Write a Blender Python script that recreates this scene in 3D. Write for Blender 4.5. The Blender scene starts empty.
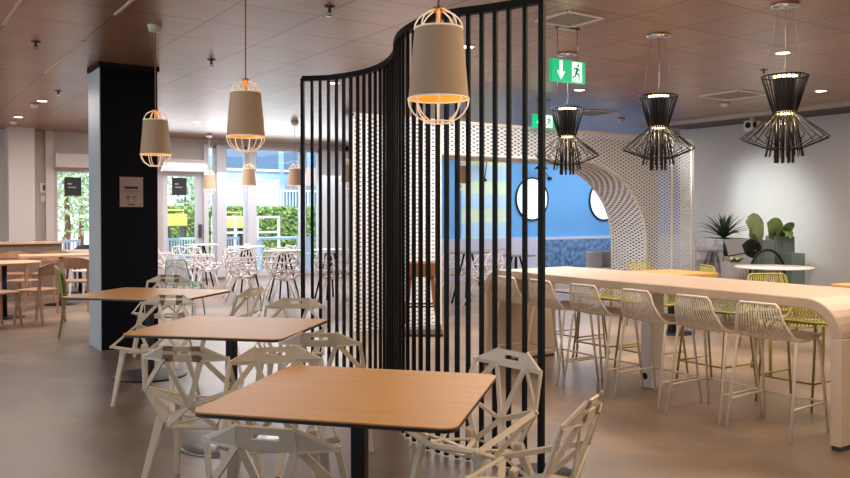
import bpy, bmesh, math, random
from mathutils import Vector, Matrix

random.seed(7)
C = bpy.context.scene.collection
PI = math.pi

# ------------------------------------------------------------------ camera model
EYE = 1.5
FPX = 810.0
CEIL = 3.14
A0 = math.radians(34.1)
FWD = Vector((math.sin(A0), math.cos(A0), 0))
RGT = Vector((math.cos(A0), -math.sin(A0), 0))
PITCH = math.atan(11.0 / FPX)
HOR = 213.0


def ray(px, py):
    return FWD + RGT * ((px - 425.0) / FPX) + Vector((0, 0, (HOR - py) / FPX))


def P(px, py, z):                       # point seen at a pixel on the level z
    r = ray(px, py)
    t = (z - EYE) / r.z
    return Vector((r.x * t, r.y * t, z))


def PY(px, py, Y):                      # point seen at a pixel on the plane y = Y
    r = ray(px, py)
    t = Y / r.y
    return Vector((r.x * t, Y, EYE + r.z * t))


def PX(px, py, X):
    r = ray(px, py)
    t = X / r.x
    return Vector((X, r.y * t, EYE + r.z * t))


def LD(lat, d, z=0.0):                  # sideways / forward of the eye
    v = FWD * d + RGT * lat
    return Vector((v.x, v.y, z))


def PD(px, d, z=0.0):
    return LD((px - 425.0) / FPX * d, d, z)


def face(fl, fd):                       # rotation that turns local +y to a direction
    w = FWD * fd + RGT * fl
    return math.atan2(-w.x, w.y)


def zat(py, d):
    return EYE + (HOR - py) / FPX * d


# ------------------------------------------------------------------ mesh builder
class MB:
    def __init__(s):
        s.v, s.f, s.s = [], [], []

    def add(s, vs, fs, smooth=False):
        b = len(s.v)
        s.v += [tuple(v) for v in vs]
        for f in fs:
            s.f.append(tuple(b + i for i in f))
            s.s.append(smooth)
        return s

    def box(s, x0, x1, y0, y1, z0, z1):
        vs = [(x, y, z) for z in (z0, z1) for y in (y0, y1) for x in (x0, x1)]
        return s.add(vs, [(0, 2, 3, 1), (4, 5, 7, 6), (0, 1, 5, 4), (2, 6, 7, 3), (0, 4, 6, 2), (1, 3, 7, 5)])

    def obox(s, c, u, w, n):            # centre and three half-axis vectors
        c, u, w, n = Vector(c), Vector(u), Vector(w), Vector(n)
        vs = [c + u * i + w * j + n * k for k in (-1, 1) for j in (-1, 1) for i in (-1, 1)]
        return s.add(vs, [(0, 2, 3, 1), (4, 5, 7, 6), (0, 1, 5, 4), (2, 6, 7, 3), (0, 4, 6, 2), (1, 3, 7, 5)])

    def bar(s, p, q, w, t, n=(0, 0, 1), w2=None, t2=None, ext=0.0):
        p, q, n = Vector(p), Vector(q), Vector(n)
        d = (q - p).normalized()
        p, q = p - d * ext, q + d * ext
        u = n.cross(d)
        if u.length < 1e-5:
            u = Vector((1, 0, 0)).cross(d)
        u.normalize()
        m = d.cross(u).normalized()
        w2 = w if w2 is None else w2
        t2 = t if t2 is None else t2
        vs = []
        for (o, a, b) in ((p, w, t), (q, w2, t2)):
            for i, j in ((-1, -1), (1, -1), (1, 1), (-1, 1)):
                vs.append(o + u * (a / 2 * i) + m * (b / 2 * j))
        return s.add(vs, [(0, 3, 2, 1), (4, 5, 6, 7), (0, 1, 5, 4), (1, 2, 6, 5), (2, 3, 7, 6), (3, 0, 4, 7)])

    def plate(s, pts, t):               # a flat polygon with a thickness
        pts = [Vector(p) for p in pts]
        n = (pts[1] - pts[0]).cross(pts[2] - pts[0]).normalized() * (t / 2)
        k = len(pts)
        vs = [p + n for p in pts] + [p - n for p in pts]
        fs = [tuple(range(k)), tuple(range(2 * k - 1, k - 1, -1))]
        for i in range(k):
            j = (i + 1) % k
            fs.append((i, i + k, j + k, j))
        return s.add(vs, fs)

    def tube(s, pts, r, n=6, closed=False, cap=True, r2=None):
        pts = [Vector(p) for p in pts]
        m = len(pts)
        vs, fs = [], []
        prev = None
        for i, p in enumerate(pts):
            if closed:
                d = pts[(i + 1) % m] - pts[i - 1]
            else:
                d = pts[min(i + 1, m - 1)] - pts[max(i - 1, 0)]
            d.normalize()
            if prev is None:
                a = Vector((0, 0, 1)) if abs(d.z) < 0.9 else Vector((1, 0, 0))
                u = d.cross(a).normalized()
            else:
                u = prev - d * prev.dot(d)
                u = u.normalized() if u.length > 1e-6 else d.orthogonal().normalized()
            prev = u
            w = d.cross(u)
            rr = r if r2 is None else r + (r2 - r) * i / max(1, m - 1)
            for k in range(n):
                a = 2 * PI * k / n
                vs.append(p + u * (math.cos(a) * rr) + w * (math.sin(a) * rr))
        last = m if closed else m - 1
        for i in range(last):
            j = (i + 1) % m
            for k in range(n):
                l = (k + 1) % n
                fs.append((i * n + k, i * n + l, j * n + l, j * n + k))
        s.add(vs, fs, True)
        if cap and not closed:
            b = len(s.v) - m * n
            s.f.append(tuple(b + k for k in range(n - 1, -1, -1))); s.s.append(False)
            s.f.append(tuple(b + (m - 1) * n + k for k in range(n))); s.s.append(False)
        return s

    def lathe(s, prof, n=24, c=(0, 0, 0), smooth=True):
        vs, fs = [], []
        for (r, z) in prof:
            for k in range(n):
                a = 2 * PI * k / n
                vs.append((c[0] + r * math.cos(a), c[1] + r * math.sin(a), c[2] + z))
        for i in range(len(prof) - 1):
            for k in range(n):
                l = (k + 1) % n
                fs.append((i * n + k, i * n + l, (i + 1) * n + l, (i + 1) * n + k))
        s.add(vs, fs, smooth)
        return s

    def disc(s, r, z0, z1, n=32, c=(0, 0, 0)):
        s.lathe([(1e-4, z0), (r, z0), (r, z1), (1e-4, z1)], n, c, False)
        return s

    def prism(s, poly, z0, z1):
        k = len(poly)
        vs = [(x, y, z0) for x, y in poly] + [(x, y, z1) for x, y in poly]
        fs = [tuple(range(k - 1, -1, -1)), tuple(range(k, 2 * k))]
        for i in range(k):
            j = (i + 1) % k
            fs.append((i, j, j + k, i + k))
        return s.add(vs, fs)

    def leaf(s, pts, w, up=(0, 0, 1), fold=0.15, prof=None):
        pts = [Vector(p) for p in pts]
        m = len(pts)
        vs, fs = [], []
        for i, p in enumerate(pts):
            d = (pts[min(i + 1, m - 1)] - pts[max(i - 1, 0)]).normalized()
            u = d.cross(Vector(up))
            u = u.normalized() if u.length > 1e-5 else Vector((1, 0, 0))
            t = i / (m - 1)
            ww = w * (prof(t) if prof else (1 - t) ** 0.7)
            n = u.cross(d).normalized()
            vs += [p - u * ww + n * ww * fold, p, p + u * ww + n * ww * fold]
        for i in range(m - 1):
            a = i * 3
            fs += [(a, a + 1, a + 4, a + 3), (a + 1, a + 2, a + 5, a + 4)]
        return s.add(vs, fs, True)

    def build(s, name, mat, parent=None, bevel=0.0, seg=1, loc=None, rz=0.0):
        me = bpy.data.meshes.new(name)
        me.from_pydata(s.v, [], s.f)
        me.polygons.foreach_set('use_smooth', s.s)
        bm = bmesh.new(); bm.from_mesh(me)
        bmesh.ops.recalc_face_normals(bm, faces=bm.faces)
        bm.to_mesh(me); bm.free()
        me.materials.append(mat)
        o = bpy.data.objects.new(name, me)
        C.objects.link(o)
        if parent is not None:
            o.parent = parent
        if loc is not None:
            o.location = loc
            o.rotation_euler = (0, 0, rz)
        if bevel > 0:
            b = o.modifiers.new('bevel', 'BEVEL')
            b.width = bevel; b.segments = seg; b.limit_method = 'ANGLE'; b.angle_limit = math.radians(40)
        return o


def tag(o, label, cat, group=None):
    o['label'] = label
    o['category'] = cat
    if group:
        o['group'] = group
    return o


def thing(name, label, cat, loc=(0, 0, 0), rz=0.0, group=None):
    o = bpy.data.objects.new(name, None)
    C.objects.link(o)
    o.empty_display_size = 0.1
    o.location = loc
    o.rotation_euler = (0, 0, rz)
    return tag(o, label, cat, group)


def dup(root, loc, rz, label):
    r = root.copy(); C.objects.link(r)
    r.location = loc; r.rotation_euler = (0, 0, rz)
    r['label'] = label
    for ch in list(root.children):
        c = ch.copy(); C.objects.link(c); c.parent = r
        for g in list(ch.children):
            d = g.copy(); C.objects.link(d); d.parent = c
    return r


def struct(o):
    o['kind'] = 'structure'
    return o


def stuff(o):
    o['kind'] = 'stuff'
    return o


def rrect(w, h, r, n=5):
    pts = []
    for cx, cy, a in ((w / 2 - r, h / 2 - r, 0), (-w / 2 + r, h / 2 - r, 90), (-w / 2 + r, -h / 2 + r, 180), (w / 2 - r, -h / 2 + r, 270)):
        for i in range(n + 1):
            t = math.radians(a + 90 * i / n)
            pts.append((cx + r * math.cos(t), cy + r * math.sin(t)))
    return pts


# ------------------------------------------------------------------ materials
def lin(c):
    return tuple(((x / 255) / 12.92 if x / 255 <= 0.04045 else (((x / 255) + 0.055) / 1.055) ** 2.4) for x in c)


def M(name, rgb, rough=0.5, metal=0.0, emit=None, estr=0.0, spec=0.5):
    m = bpy.data.materials.new(name); m.use_nodes = True
    b = m.node_tree.nodes['Principled BSDF']
    b.inputs['Base Color'].default_value = (*lin(rgb), 1)
    b.inputs['Roughness'].default_value = rough
    b.inputs['Metallic'].default_value = metal
    b.inputs['Specular IOR Level'].default_value = spec
    if emit:
        b.inputs['Emission Color'].default_value = (*lin(emit), 1)
        b.inputs['Emission Strength'].default_value = estr
    return m


class NT:
    def __init__(s, m):
        s.t = m.node_tree; s.b = s.t.nodes['Principled BSDF']
        s.out = s.t.nodes['Material Output']

    def n(s, typ, **kw):
        x = s.t.nodes.new(typ)
        for k, v in kw.items():
            if k in x.inputs.keys():
                x.inputs[k].default_value = v
            else:
                setattr(x, k, v)
        return x

    def l(s, a, b):
        s.t.links.new(a, b)

    def coord(s, kind='Object', scale=(1, 1, 1), rot=(0, 0, 0)):
        tc = s.n('ShaderNodeTexCoord'); mp = s.n('ShaderNodeMapping')
        mp.inputs['Scale'].default_value = scale; mp.inputs['Rotation'].default_value = rot
        s.l(tc.outputs[kind], mp.inputs['Vector'])
        return mp.outputs['Vector']

    def ramp(s, fac, stops):
        r = s.n('ShaderNodeValToRGB')
        e = r.color_ramp.elements
        while len(e) < len(stops):
            e.new(0.5)
        for el, (p, c) in zip(e, stops):
            el.position = p; el.color = (*lin(c), 1)
        s.l(fac, r.inputs['Fac'])
        return r.outputs['Color']

    def mth(s, op, a, b=0.0, c=0.0):
        x = s.n('ShaderNodeMath', operation=op)
        for i, v in enumerate((a, b, c)):
            if isinstance(v, (int, float)):
                x.inputs[i].default_value = v
            else:
                s.l(v, x.inputs[i])
        return x.outputs[0]

    def mixc(s, fac, a, b):
        x = s.n('ShaderNodeMix', data_type='RGBA')
        for sock, v in ((x.inputs[0], fac), (x.inputs[6], a), (x.inputs[7], b)):
            if isinstance(v, (int, float)):
                sock.default_value = v
            elif isinstance(v, tuple):
                sock.default_value = (*v, 1)
            else:
                s.l(v, sock)
        return x.outputs[2]


def wood(name, c1, c2, scale=(14, 1.6, 3), rough=0.4, sp=0.4):
    m = M(name, c1, rough, spec=sp); t = NT(m)
    v = t.coord('Object', scale)
    no = t.n('ShaderNodeTexNoise', Scale=2.2, Detail=5.0, Roughness=0.6)
    t.l(v, no.inputs['Vector'])
    t.l(t.ramp(no.outputs['Fac'], [(0.3, c1), (0.7, c2)]), t.b.inputs['Base Color'])
    return m


def mottled(name, c1, c2, scale=3.0, rough=0.5, metal=0.0, bump=0.0, spec=.5):
    m = M(name, c1, rough, metal, spec=spec); t = NT(m)
    v = t.coord('Object')
    no = t.n('ShaderNodeTexNoise', Scale=scale, Detail=4.0)
    t.l(v, no.inputs['Vector'])
    t.l(t.ramp(no.outputs['Fac'], [(0.35, c1), (0.65, c2)]), t.b.inputs['Base Color'])
    if bump:
        bp = t.n('ShaderNodeBump', Strength=bump, Distance=0.02)
        t.l(no.outputs['Fac'], bp.inputs['Height']); t.l(bp.outputs['Normal'], t.b.inputs['Normal'])
    return m


def floor_mat():
    m = M('floor_vinyl', (130, 108, 96), 0.3); t = NT(m)
    v = t.coord('Object')
    n1 = t.n('ShaderNodeTexNoise', Scale=0.9, Detail=6.0, Roughness=0.62, Distortion=0.4)
    t.l(v, n1.inputs['Vector'])
    base = t.ramp(n1.outputs['Fac'], [(0.28, (90, 74, 63)), (0.5, (132, 110, 92)), (0.72, (172, 146, 121))])
    n2 = t.n('ShaderNodeTexNoise', Scale=14.0, Detail=4.0)
    t.l(v, n2.inputs['Vector'])
    c = t.mixc(t.mth('MULTIPLY', n2.outputs['Fac'], 0.25), base, lin((96, 80, 74)))
    t.l(c, t.b.inputs['Base Color'])
    r = t.mth('MULTIPLY_ADD', n1.outputs['Fac'], 0.22, 0.24)
    t.l(r, t.b.inputs['Roughness'])
    bp = t.n('ShaderNodeBump', Strength=0.06, Distance=0.01)
    t.l(n2.outputs['Fac'], bp.inputs['Height']); t.l(bp.outputs['Normal'], t.b.inputs['Normal'])
    return m


def ceiling_mat():
    m = M('ceiling_panels', (120, 96, 84), 0.31, 0.3, spec=.35); t = NT(m)
    tc = t.n('ShaderNodeTexCoord')
    sx = t.n('ShaderNodeSeparateXYZ'); t.l(tc.outputs['Object'], sx.inputs[0])
    S = 0.712

    def seam(o, off, w):
        f = t.mth('FRACT', t.mth('DIVIDE', t.mth('ADD', o, off), S))
        f = t.mth('ABSOLUTE', t.mth('SUBTRACT', f, 0.5))
        return t.mth('LESS_THAN', f, w / S)
    sm = t.mth('MAXIMUM', seam(sx.outputs['X'], 20 * S - 0.93 + S / 2, 0.006), seam(sx.outputs['Y'], 20 * S - 6.8 + S / 2, 0.006))
    # brushed streaks across the panels
    mp = t.n('ShaderNodeMapping'); mp.inputs['Scale'].default_value = (2.0, 90, 1)
    t.l(tc.outputs['Object'], mp.inputs['Vector'])
    no = t.n('ShaderNodeTexNoise', Scale=1.0, Detail=3.0); t.l(mp.outputs['Vector'], no.inputs['Vector'])
    # per panel tone
    wn = t.n('ShaderNodeTexWhiteNoise', noise_dimensions='2D')
    cmb = t.n('ShaderNodeCombineXYZ')
    t.l(t.mth('FLOOR', t.mth('DIVIDE', t.mth('ADD', sx.outputs['X'], 20 * S - 0.93), S)), cmb.inputs[0])
    t.l(t.mth('FLOOR', t.mth('DIVIDE', t.mth('ADD', sx.outputs['Y'], 20 * S - 6.8), S)), cmb.inputs[1])
    t.l(cmb.outputs[0], wn.inputs['Vector'])
    c = t.ramp(no.outputs['Fac'], [(0.3, (148, 114, 92)), (0.7, (184, 148, 124))])
    c = t.mixc(t.mth('MULTIPLY', wn.outputs['Value'], 0.22), c, lin((96, 72, 62)))
    c = t.mixc(sm, c, lin((48, 38, 36)))
    t.l(c, t.b.inputs['Base Color'])
    bp = t.n('ShaderNodeBump', Strength=0.10, Distance=0.01)
    mp2 = t.n('ShaderNodeMapping'); mp2.inputs['Scale'].default_value = (1.5, 26, 1)
    t.l(tc.outputs['Object'], mp2.inputs['Vector'])
    no2 = t.n('ShaderNodeTexNoise', Scale=1.0, Detail=2.0); t.l(mp2.outputs['Vector'], no2.inputs['Vector'])
    t.l(no2.outputs['Fac'], bp.inputs['Height']); t.l(bp.outputs['Normal'], t.b.inputs['Normal'])
    return m


def mesh_mat():                         # expanded metal: cream strands round open diamonds
    m = M('expanded_metal', (232, 231, 233), 0.5, 0.0); t = NT(m)
    tc = t.n('ShaderNodeTexCoord')
    sx = t.n('ShaderNodeSeparateXYZ'); t.l(tc.outputs['Object'], sx.inputs[0])
    h = t.mth('ADD', sx.outputs['X'], sx.outputs['Y'])
    a = t.mth('DIVIDE', h, 0.125)
    b = t.mth('DIVIDE', sx.outputs['Z'], 0.055)
    u = t.mth('ABSOLUTE', t.mth('SUBTRACT', t.mth('FRACT', t.mth('ADD', t.mth('ADD', a, b), 50)), 0.5))
    w = t.mth('ABSOLUTE', t.mth('SUBTRACT', t.mth('FRACT', t.mth('ADD', t.mth('SUBTRACT', a, b), 50)), 0.5))
    hole = t.mth('LESS_THAN', t.mth('MAXIMUM', u, w), 0.29)
    tr = t.n('ShaderNodeBsdfTransparent')
    mx = t.n('ShaderNodeMixShader')
    t.l(hole, mx.inputs[0]); t.l(t.b.outputs[0], mx.inputs[1]); t.l(tr.outputs[0], mx.inputs[2])
    t.l(mx.outputs[0], t.out.inputs['Surface'])
    return m


def glass_mat():
    m = bpy.data.materials.new('window_glass'); m.use_nodes = True
    t = m.node_tree; t.nodes.clear()
    out = t.nodes.new('ShaderNodeOutputMaterial')
    tr = t.nodes.new('ShaderNodeBsdfTransparent'); tr.inputs[0].default_value = (0.93, 0.97, 0.98, 1)
    gl = t.nodes.new('ShaderNodeBsdfGlossy'); gl.inputs['Roughness'].default_value = 0.02
    fr = t.nodes.new('ShaderNodeFresnel'); fr.inputs[0].default_value = 1.45
    mx = t.nodes.new('ShaderNodeMixShader')
    ge = t.nodes.new('ShaderNodeNewGeometry'); mu_ = t.nodes.new('ShaderNodeMath'); mu_.operation = 'SUBTRACT'; mu_.use_clamp = True
    t.links.new(fr.outputs[0], mu_.inputs[0]); t.links.new(ge.outputs['Backfacing'], mu_.inputs[1])
    t.links.new(mu_.outputs[0], mx.inputs[0]); t.links.new(tr.outputs[0], mx.inputs[1]); t.links.new(gl.outputs[0], mx.inputs[2])
    t.links.new(mx.outputs[0], out.inputs[0])
    return m


FLOOR = floor_mat()
CEILM = ceiling_mat()
MESHM = mesh_mat()
GLASS = glass_mat()
BLACK = M('black_steel', (14, 12, 13), 0.45, spec=.3)
SLATM = M('slat_black', (10, 8, 9), 0.55, spec=.2)
DARKEDGE = M('dark_edge', (38, 28, 26), 0.5)
TOPWOOD = wood('table_wood', (206, 152, 82), (216, 163, 96), (0.6, 9, 2), 0.42)
STEEL = M('brushed_steel', (150, 152, 156), 0.28, 0.9)
CHAIRW = mottled('chair_offwhite', (216, 202, 180), (224, 210, 190), 3, 0.42)
STOOLW = M('stool_offwhite', (236, 224, 208), 0.4)
STOOLY = M('stool_yellow_green', (158, 148, 58), 0.45)
STOOLG = M('stool_mauve_grey', (128, 118, 132), 0.45)
BARM = wood('bar_laminate', (196, 171, 149), (204, 180, 158), (5, 0.5, 1), 0.38)
BARLEG = wood('bar_leg_laminate', (208, 186, 164), (216, 195, 174), (1, 1, 1), 0.45)
WHITEP = M('white_paint', (226, 224, 224), 0.6)
FRAMEW = M('window_frame', (206, 204, 208), 0.5)
WALLW = mottled('wall_white', (196, 196, 200), (203, 203, 206), 0.6, 0.7)
WALLB = mottled('wall_beige', (188, 176, 170), (196, 184, 178), 0.8, 0.7)
WALLBLUE = mottled('wall_blue', (84, 146, 208), (94, 158, 218), 0.5, 0.65)
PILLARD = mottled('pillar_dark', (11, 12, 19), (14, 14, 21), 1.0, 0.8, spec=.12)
PILLAR_LIT = M('pillar_lit_side', (186, 198, 204), 0.4, 0.0)
CREAM = M('cream_frame', (222, 214, 202), 0.5)
SHADE = M('shade_taupe', (196, 168, 140), 0.75)
GOLD = M('shade_gold', (230, 170, 70), 0.3, 0.8, (255, 180, 70), 0.35)  # lining glows faintly: bulb light put into the material
WIREW = M('wire_white', (240, 226, 205), 0.4, 0, (255, 235, 205), 0.22)  # slight glow put into the wires to keep the cage white
BRASS = M('brass', (214, 170, 90), 0.3, 0.9)
BULB = M('bulb_warm', (255, 230, 190), 0.3, 0, (255, 214, 150), 8.0)
LED = M('led_white', (255, 246, 230), 0.3, 0, (255, 240, 215), 9.0)
GREEN = M('sign_green', (10, 160, 110), 0.4, 0, (8, 168, 112), 0.75)
SIGNW = M('sign_white', (235, 250, 240), 0.4, 0, (225, 255, 238), 0.8)
GREY = M('grey_plastic', (168, 164, 160), 0.5)
DGREY = M('dark_grey', (70, 68, 70), 0.5)
CHROME = M('chrome', (206, 208, 212), 0.06, 1.0)
MIRROR = M('mirror_glass', (236, 240, 240), 0.02, 1.0)
PLANTERG = mottled('planter_grey_green', (92, 104, 100), (106, 118, 113), 2.0, 0.6)
POTG = M('pot_grey', (150, 146, 150), 0.6)
ALOE = mottled('aloe_green', (30, 44, 34), (58, 78, 56), 8, 0.45)
LEAFG = mottled('leaf_green', (100, 134, 76), (170, 192, 124), 5, 0.4)
LEAFP = mottled('leaf_pale', (170, 192, 130), (200, 216, 162), 4, 0.4)
LEAFD = mottled('leaf_dark', (14, 18, 16), (30, 38, 30), 5, 0.5)
SOIL = M('soil', (50, 40, 34), 0.9)
WOODL = wood('light_wood', (186, 148, 116), (206, 168, 134), (3, 3, 3), 0.45)
WOODC = wood('chair_wood', (148, 108, 80), (170, 128, 98), (6, 6, 2), 0.45)
WOODB = wood('brown_wood', (112, 68, 44), (136, 86, 56), (5, 5, 2), 0.4)
OLIVE = M('olive_chair', (150, 142, 74), 0.5)
MINT = M('mint_chair', (134, 176, 164), 0.5)
WHITEF = M('white_furniture', (232, 226, 226), 0.45)
PAPER = mottled('notice_paper', (150, 128, 122), (160, 138, 130), 4, 0.8)
INK = M('notice_ink', (34, 24, 26), 0.8)
LINEW = M('ceiling_bead', (226, 206, 188), 0.5)


# ------------------------------------------------------------------ the setting
XL, XR, YN, YW, YB = -7.0, 13.1, -5.0, 17.7, 14.6
struct(MB().box(XL, 23.7, YN, YW + 0.2, -0.1, 0).build('floor', FLOOR))
struct(MB().box(XL, 23.7, YN, YW + 0.25, CEIL, CEIL + 0.15).build('ceiling', CEILM))
struct(MB().box(XR, XR + 0.25, YN, 10.4, 0, CEIL).build('wall_right', WALLW))
XE = 23.5
ws = MB(); ws.box(XR + .25, XE, 10.2, 10.4, 0, .3); ws.box(XR + .25, XE, 10.2, 10.4, 2.8, CEIL); ws.box(XR + .25, XR + .4, 10.2, 10.4, .3, 2.8); ws.box(XE - .15, XE, 10.2, 10.4, .3, 2.8)
struct(ws.build('wall_side', WALLW))
w9 = struct(MB().box(XR + .4, XE - .15, 10.29, 10.3, .3, 2.8).build('window_9', GLASS))  # unseen window, added to give the round mirrors daylight to reflect
ws = MB()
for k in range(5):
    x_ = XR + .4 + (XE - XR - .55) * k / 4
    ws.box(x_ - .03, x_ + .03, 10.26, 10.34, .3, 2.8)
ws.build('window_frame', FRAMEW, w9)
struct(MB().box(XR + .3, 45, YN, 10.19, -.15, -.02).build('ground_side', M('paving_side', (190, 188, 186), .8)))
struct(MB().box(XE, XE + .2, 10.2, YB + .2, 0, CEIL).build('wall_end', WALLBLUE))
struct(MB().box(XL, XR, YN - 0.2, YN, 0, CEIL).build('wall_behind', WALLB))
XB0 = 10.3
struct(MB().box(XB0, XE, YB, YB + 0.2, 0, CEIL).build('wall_blue', WALLBLUE))
struct(MB().box(XB0 - 0.2, XB0, YB, YW, 0, CEIL).build('wall_return', WALLW))

# ceiling gutter along the right wall: pale strip, then a dark recess
struct(MB().box(11.7, 12.15, YN, 10.2, CEIL - 0.03, CEIL).build('trim_1', M('gutter_pale', (176, 164, 156), 0.5)))
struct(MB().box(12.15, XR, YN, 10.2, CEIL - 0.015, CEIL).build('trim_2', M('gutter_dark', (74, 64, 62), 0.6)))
# pale beads in the ceiling joints
for i, (x, y0, y1) in enumerate(((0.93, 3.0, 7.9), (1.642, 2.0, 7.0), (1.642, 8.2, 10.4))):
    struct(MB().box(x - 0.012, x + 0.012, y0, y1, CEIL - 0.008, CEIL).build('trim_%d' % (3 + i), LINEW))

# left wall; its unseen tall windows are added to bring cool daylight in
wl = MB()
wl.box(XL - 0.2, XL, YN, YW, 0, 0.5); wl.box(XL - 0.2, XL, YN, YW, 2.7, CEIL)
for y in (YN, 0.5, 5.5, 10.5, 15.5):
    wl.box(XL - 0.2, XL, y, y + 1.2, 0.5, 2.7)
struct(wl.build('wall_left', WALLB))
for i, y in enumerate((YN + 1.2, 1.7, 6.7, 11.7)):
    w = struct(MB().box(XL - 0.11, XL - 0.1, y, y + 3.8, 0.5, 2.7).build('window_%d' % (i + 5), GLASS))
    f = MB()
    for k in range(4):
        yy = y + k * 3.8 / 3
        f.box(XL - 0.14, XL - 0.06, yy - 0.04, yy + 0.04, 0.5, 2.7)
    f.build('window_frame', FRAMEW, w)

# black pillar
p0 = P(101, 351, 0)
px0, py0 = p0.x, p0.y
pil = struct(MB().box(px0, px0 + 0.61, py0, py0 + 0.55, 0, CEIL - 0.05).build('pillar', PILLARD))
MB().box(px0 - 0.012, px0 - 0.001, py0, py0 + 0.55, 0, CEIL - 0.06).build('lit_side_face', PILLAR_LIT, pil)  # pale left face: window light on the dark pillar put into the colour
MB().box(px0 - 0.02, px0 + 0.63, py0 - 0.02, py0 + 0.57, CEIL - 0.05, CEIL).build('pillar_cap', BLACK, pil)


# window wall at YW : solid pieces between the openings
def wx(px):
    return PY(px, 213, YW).x


def wz(px, py):
    return PY(px, py, YW).z


ww = MB()


def wbox(pa, pb, z0, z1, y0=0.0, y1=0.2):
    ww.box(wx(pa), wx(pb), YW + y0, YW + y1, z0, z1)


ww.box(XL, wx(57), YW, YW + 0.2, 0, CEIL)
wbox(57, 92, wz(70, 171), CEIL)
wbox(92, 163, 0, CEIL)
wbox(163, 203, wz(185, 172), CEIL)
wbox(203, 302 + 60, wz(250, 147), CEIL)
ww.box(wx(203), XB0 - 0.2, YW, YW + 0.2, 0, 0.06)
wbox(345, 365, 0, CEIL)
ww.box(wx(365), XB0 - 0.2, YW, YW + 0.2, 0, CEIL)
struct(ww.build('wall_far', WALLB))

# projecting housings above the two doors
struct(MB().box(wx(53), wx(92), YW - 0.35, YW, wz(70, 168), wz(70, 155)).build('trim_6', M('housing', (200, 188, 184), 0.6)))
struct(MB().box(wx(160), wx(203), YW - 0.3, YW, wz(180, 172), wz(180, 160)).build('trim_7', bpy.data.materials['housing']))
# columns standing at the far left
struct(MB().box(wx(5.5), wx(31), YW - 0.5, YW, 0, CEIL).build('column', M('column_pale', (206, 194, 190), 0.6)))
struct(MB().box(wx(45), wx(53), YW - 0.12, YW, 0, CEIL).build('trim_8', bpy.data.materials['column_pale']))


def door(name, pa, pb, top, ga, gb, gtop, gbot, notice):
    x0, x1 = wx(pa), wx(pb)
    zt = wz((pa + pb) / 2, top)
    g0, g1 = wx(ga), wx(gb)
    zg1, zg0 = wz(ga, gtop), wz(ga, gbot)
    m = MB()
    y0, y1 = YW + 0.02, YW + 0.1
    m.box(x0, g0, y0, y1, 0, zt); m.box(g1, x1, y0, y1, 0, zt)
    m.box(g0, g1, y0, y1, 0, zg0); m.box(g0, g1, y0, y1, zg1, zt)
    d = struct(m.build(name, FRAMEW))
    MB().box(g0, g1, YW + 0.05, YW + 0.06, zg0, zg1).build('door_glass', GLASS, d)
    hx = g1 + (x1 - g1) * 0.55
    MB().box(hx - 0.03, hx + 0.03, y0 - 0.06, y0, 0.95, 1.25).build('door_handle', DGREY, d)
    return d


door('door_1', 57, 92, 171, 58, 92, 172, 262, None)
door('door_2', 163, 203, 172, 168, 196, 176, 259, None)
dn1 = PY(73.5, 186.5, YW); dn2 = PY(180, 186.5, YW)
for (c, lab) in ((dn1, 'dark square notice on the glass door left of the black pillar'), (dn2, 'dark square notice on the glass door right of the black pillar')):
    o = MB().box(c.x - 0.16, c.x + 0.16, YW + 0.035, YW + 0.045, c.z - 0.19, c.z + 0.19).build('door_notice', M('notice_dark', (44, 44, 48), 0.6))
    tag(o, lab, 'notice')
    MB().box(c.x - 0.09, c.x + 0.06, YW + 0.031, YW + 0.035, c.z - 0.03, c.z - 0.005).build('notice_text', GREY, o)
    MB().box(c.x - 0.10, c.x - 0.02, YW + 0.031, YW + 0.035, c.z + 0.04, c.z + 0.07).build('notice_text', GREY, o)


def window(name, pa, pb, tops=147):
    x0, x1 = wx(pa), wx(pb)
    z1 = wz(250, tops)
    w = struct(MB().box(x0, x1, YW + 0.06, YW + 0.07, 0.06, z1).build(name, GLASS))
    m = MB()
    m.box(x0, x0 + 0.05, YW + 0.02, YW + 0.12, 0.06, z1); m.box(x1 - 0.05, x1, YW + 0.02, YW + 0.12, 0.06, z1)
    m.box(x0, x1, YW + 0.02, YW + 0.12, z1 - 0.06, z1); m.box(x0, x1, YW + 0.02, YW + 0.12, 0.06, 0.16)
    m.build('window_frame', FRAMEW, w)


window('window_1', 203, 216); window('window_2', 225, 247); window('window_3', 255, 302); window('window_4', 304, 320)
mu = MB()
for pa, pb in ((203, 207.5), (216, 225), (247, 255), (320, 346), (301.5, 304.5)):
    mu.box(wx(pa), wx(pb), YW - 0.08, YW + 0.16, 0.06, wz(250, 147))
struct(mu.build('trim_9', FRAMEW))

# wall switch box and thermostat on the far left wall
s1 = PY(43, 188, YW); s2 = PY(43.5, 199, YW)
tag(MB().box(s1.x - 0.06, s1.x + 0.06, YW - 0.05, YW, s1.z - 0.1, s1.z + 0.1).build('intercom', WHITEP, bevel=0.01), 'white intercom box on the far left wall above a small switch', 'intercom')
MB().box(s1.x - 0.01, s1.x + 0.05, YW - 0.055, YW - 0.05, s1.z - 0.05, s1.z + 0.06).build('screen', DGREY, bpy.data.objects['intercom'])
tag(MB().box(s2.x - 0.05, s2.x + 0.05, YW - 0.03, YW, s2.z - 0.06, s2.z + 0.06).build('wall_switch', WHITEP, bevel=0.01), 'small white switch plate on the far left wall under the intercom', 'switch')

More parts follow.
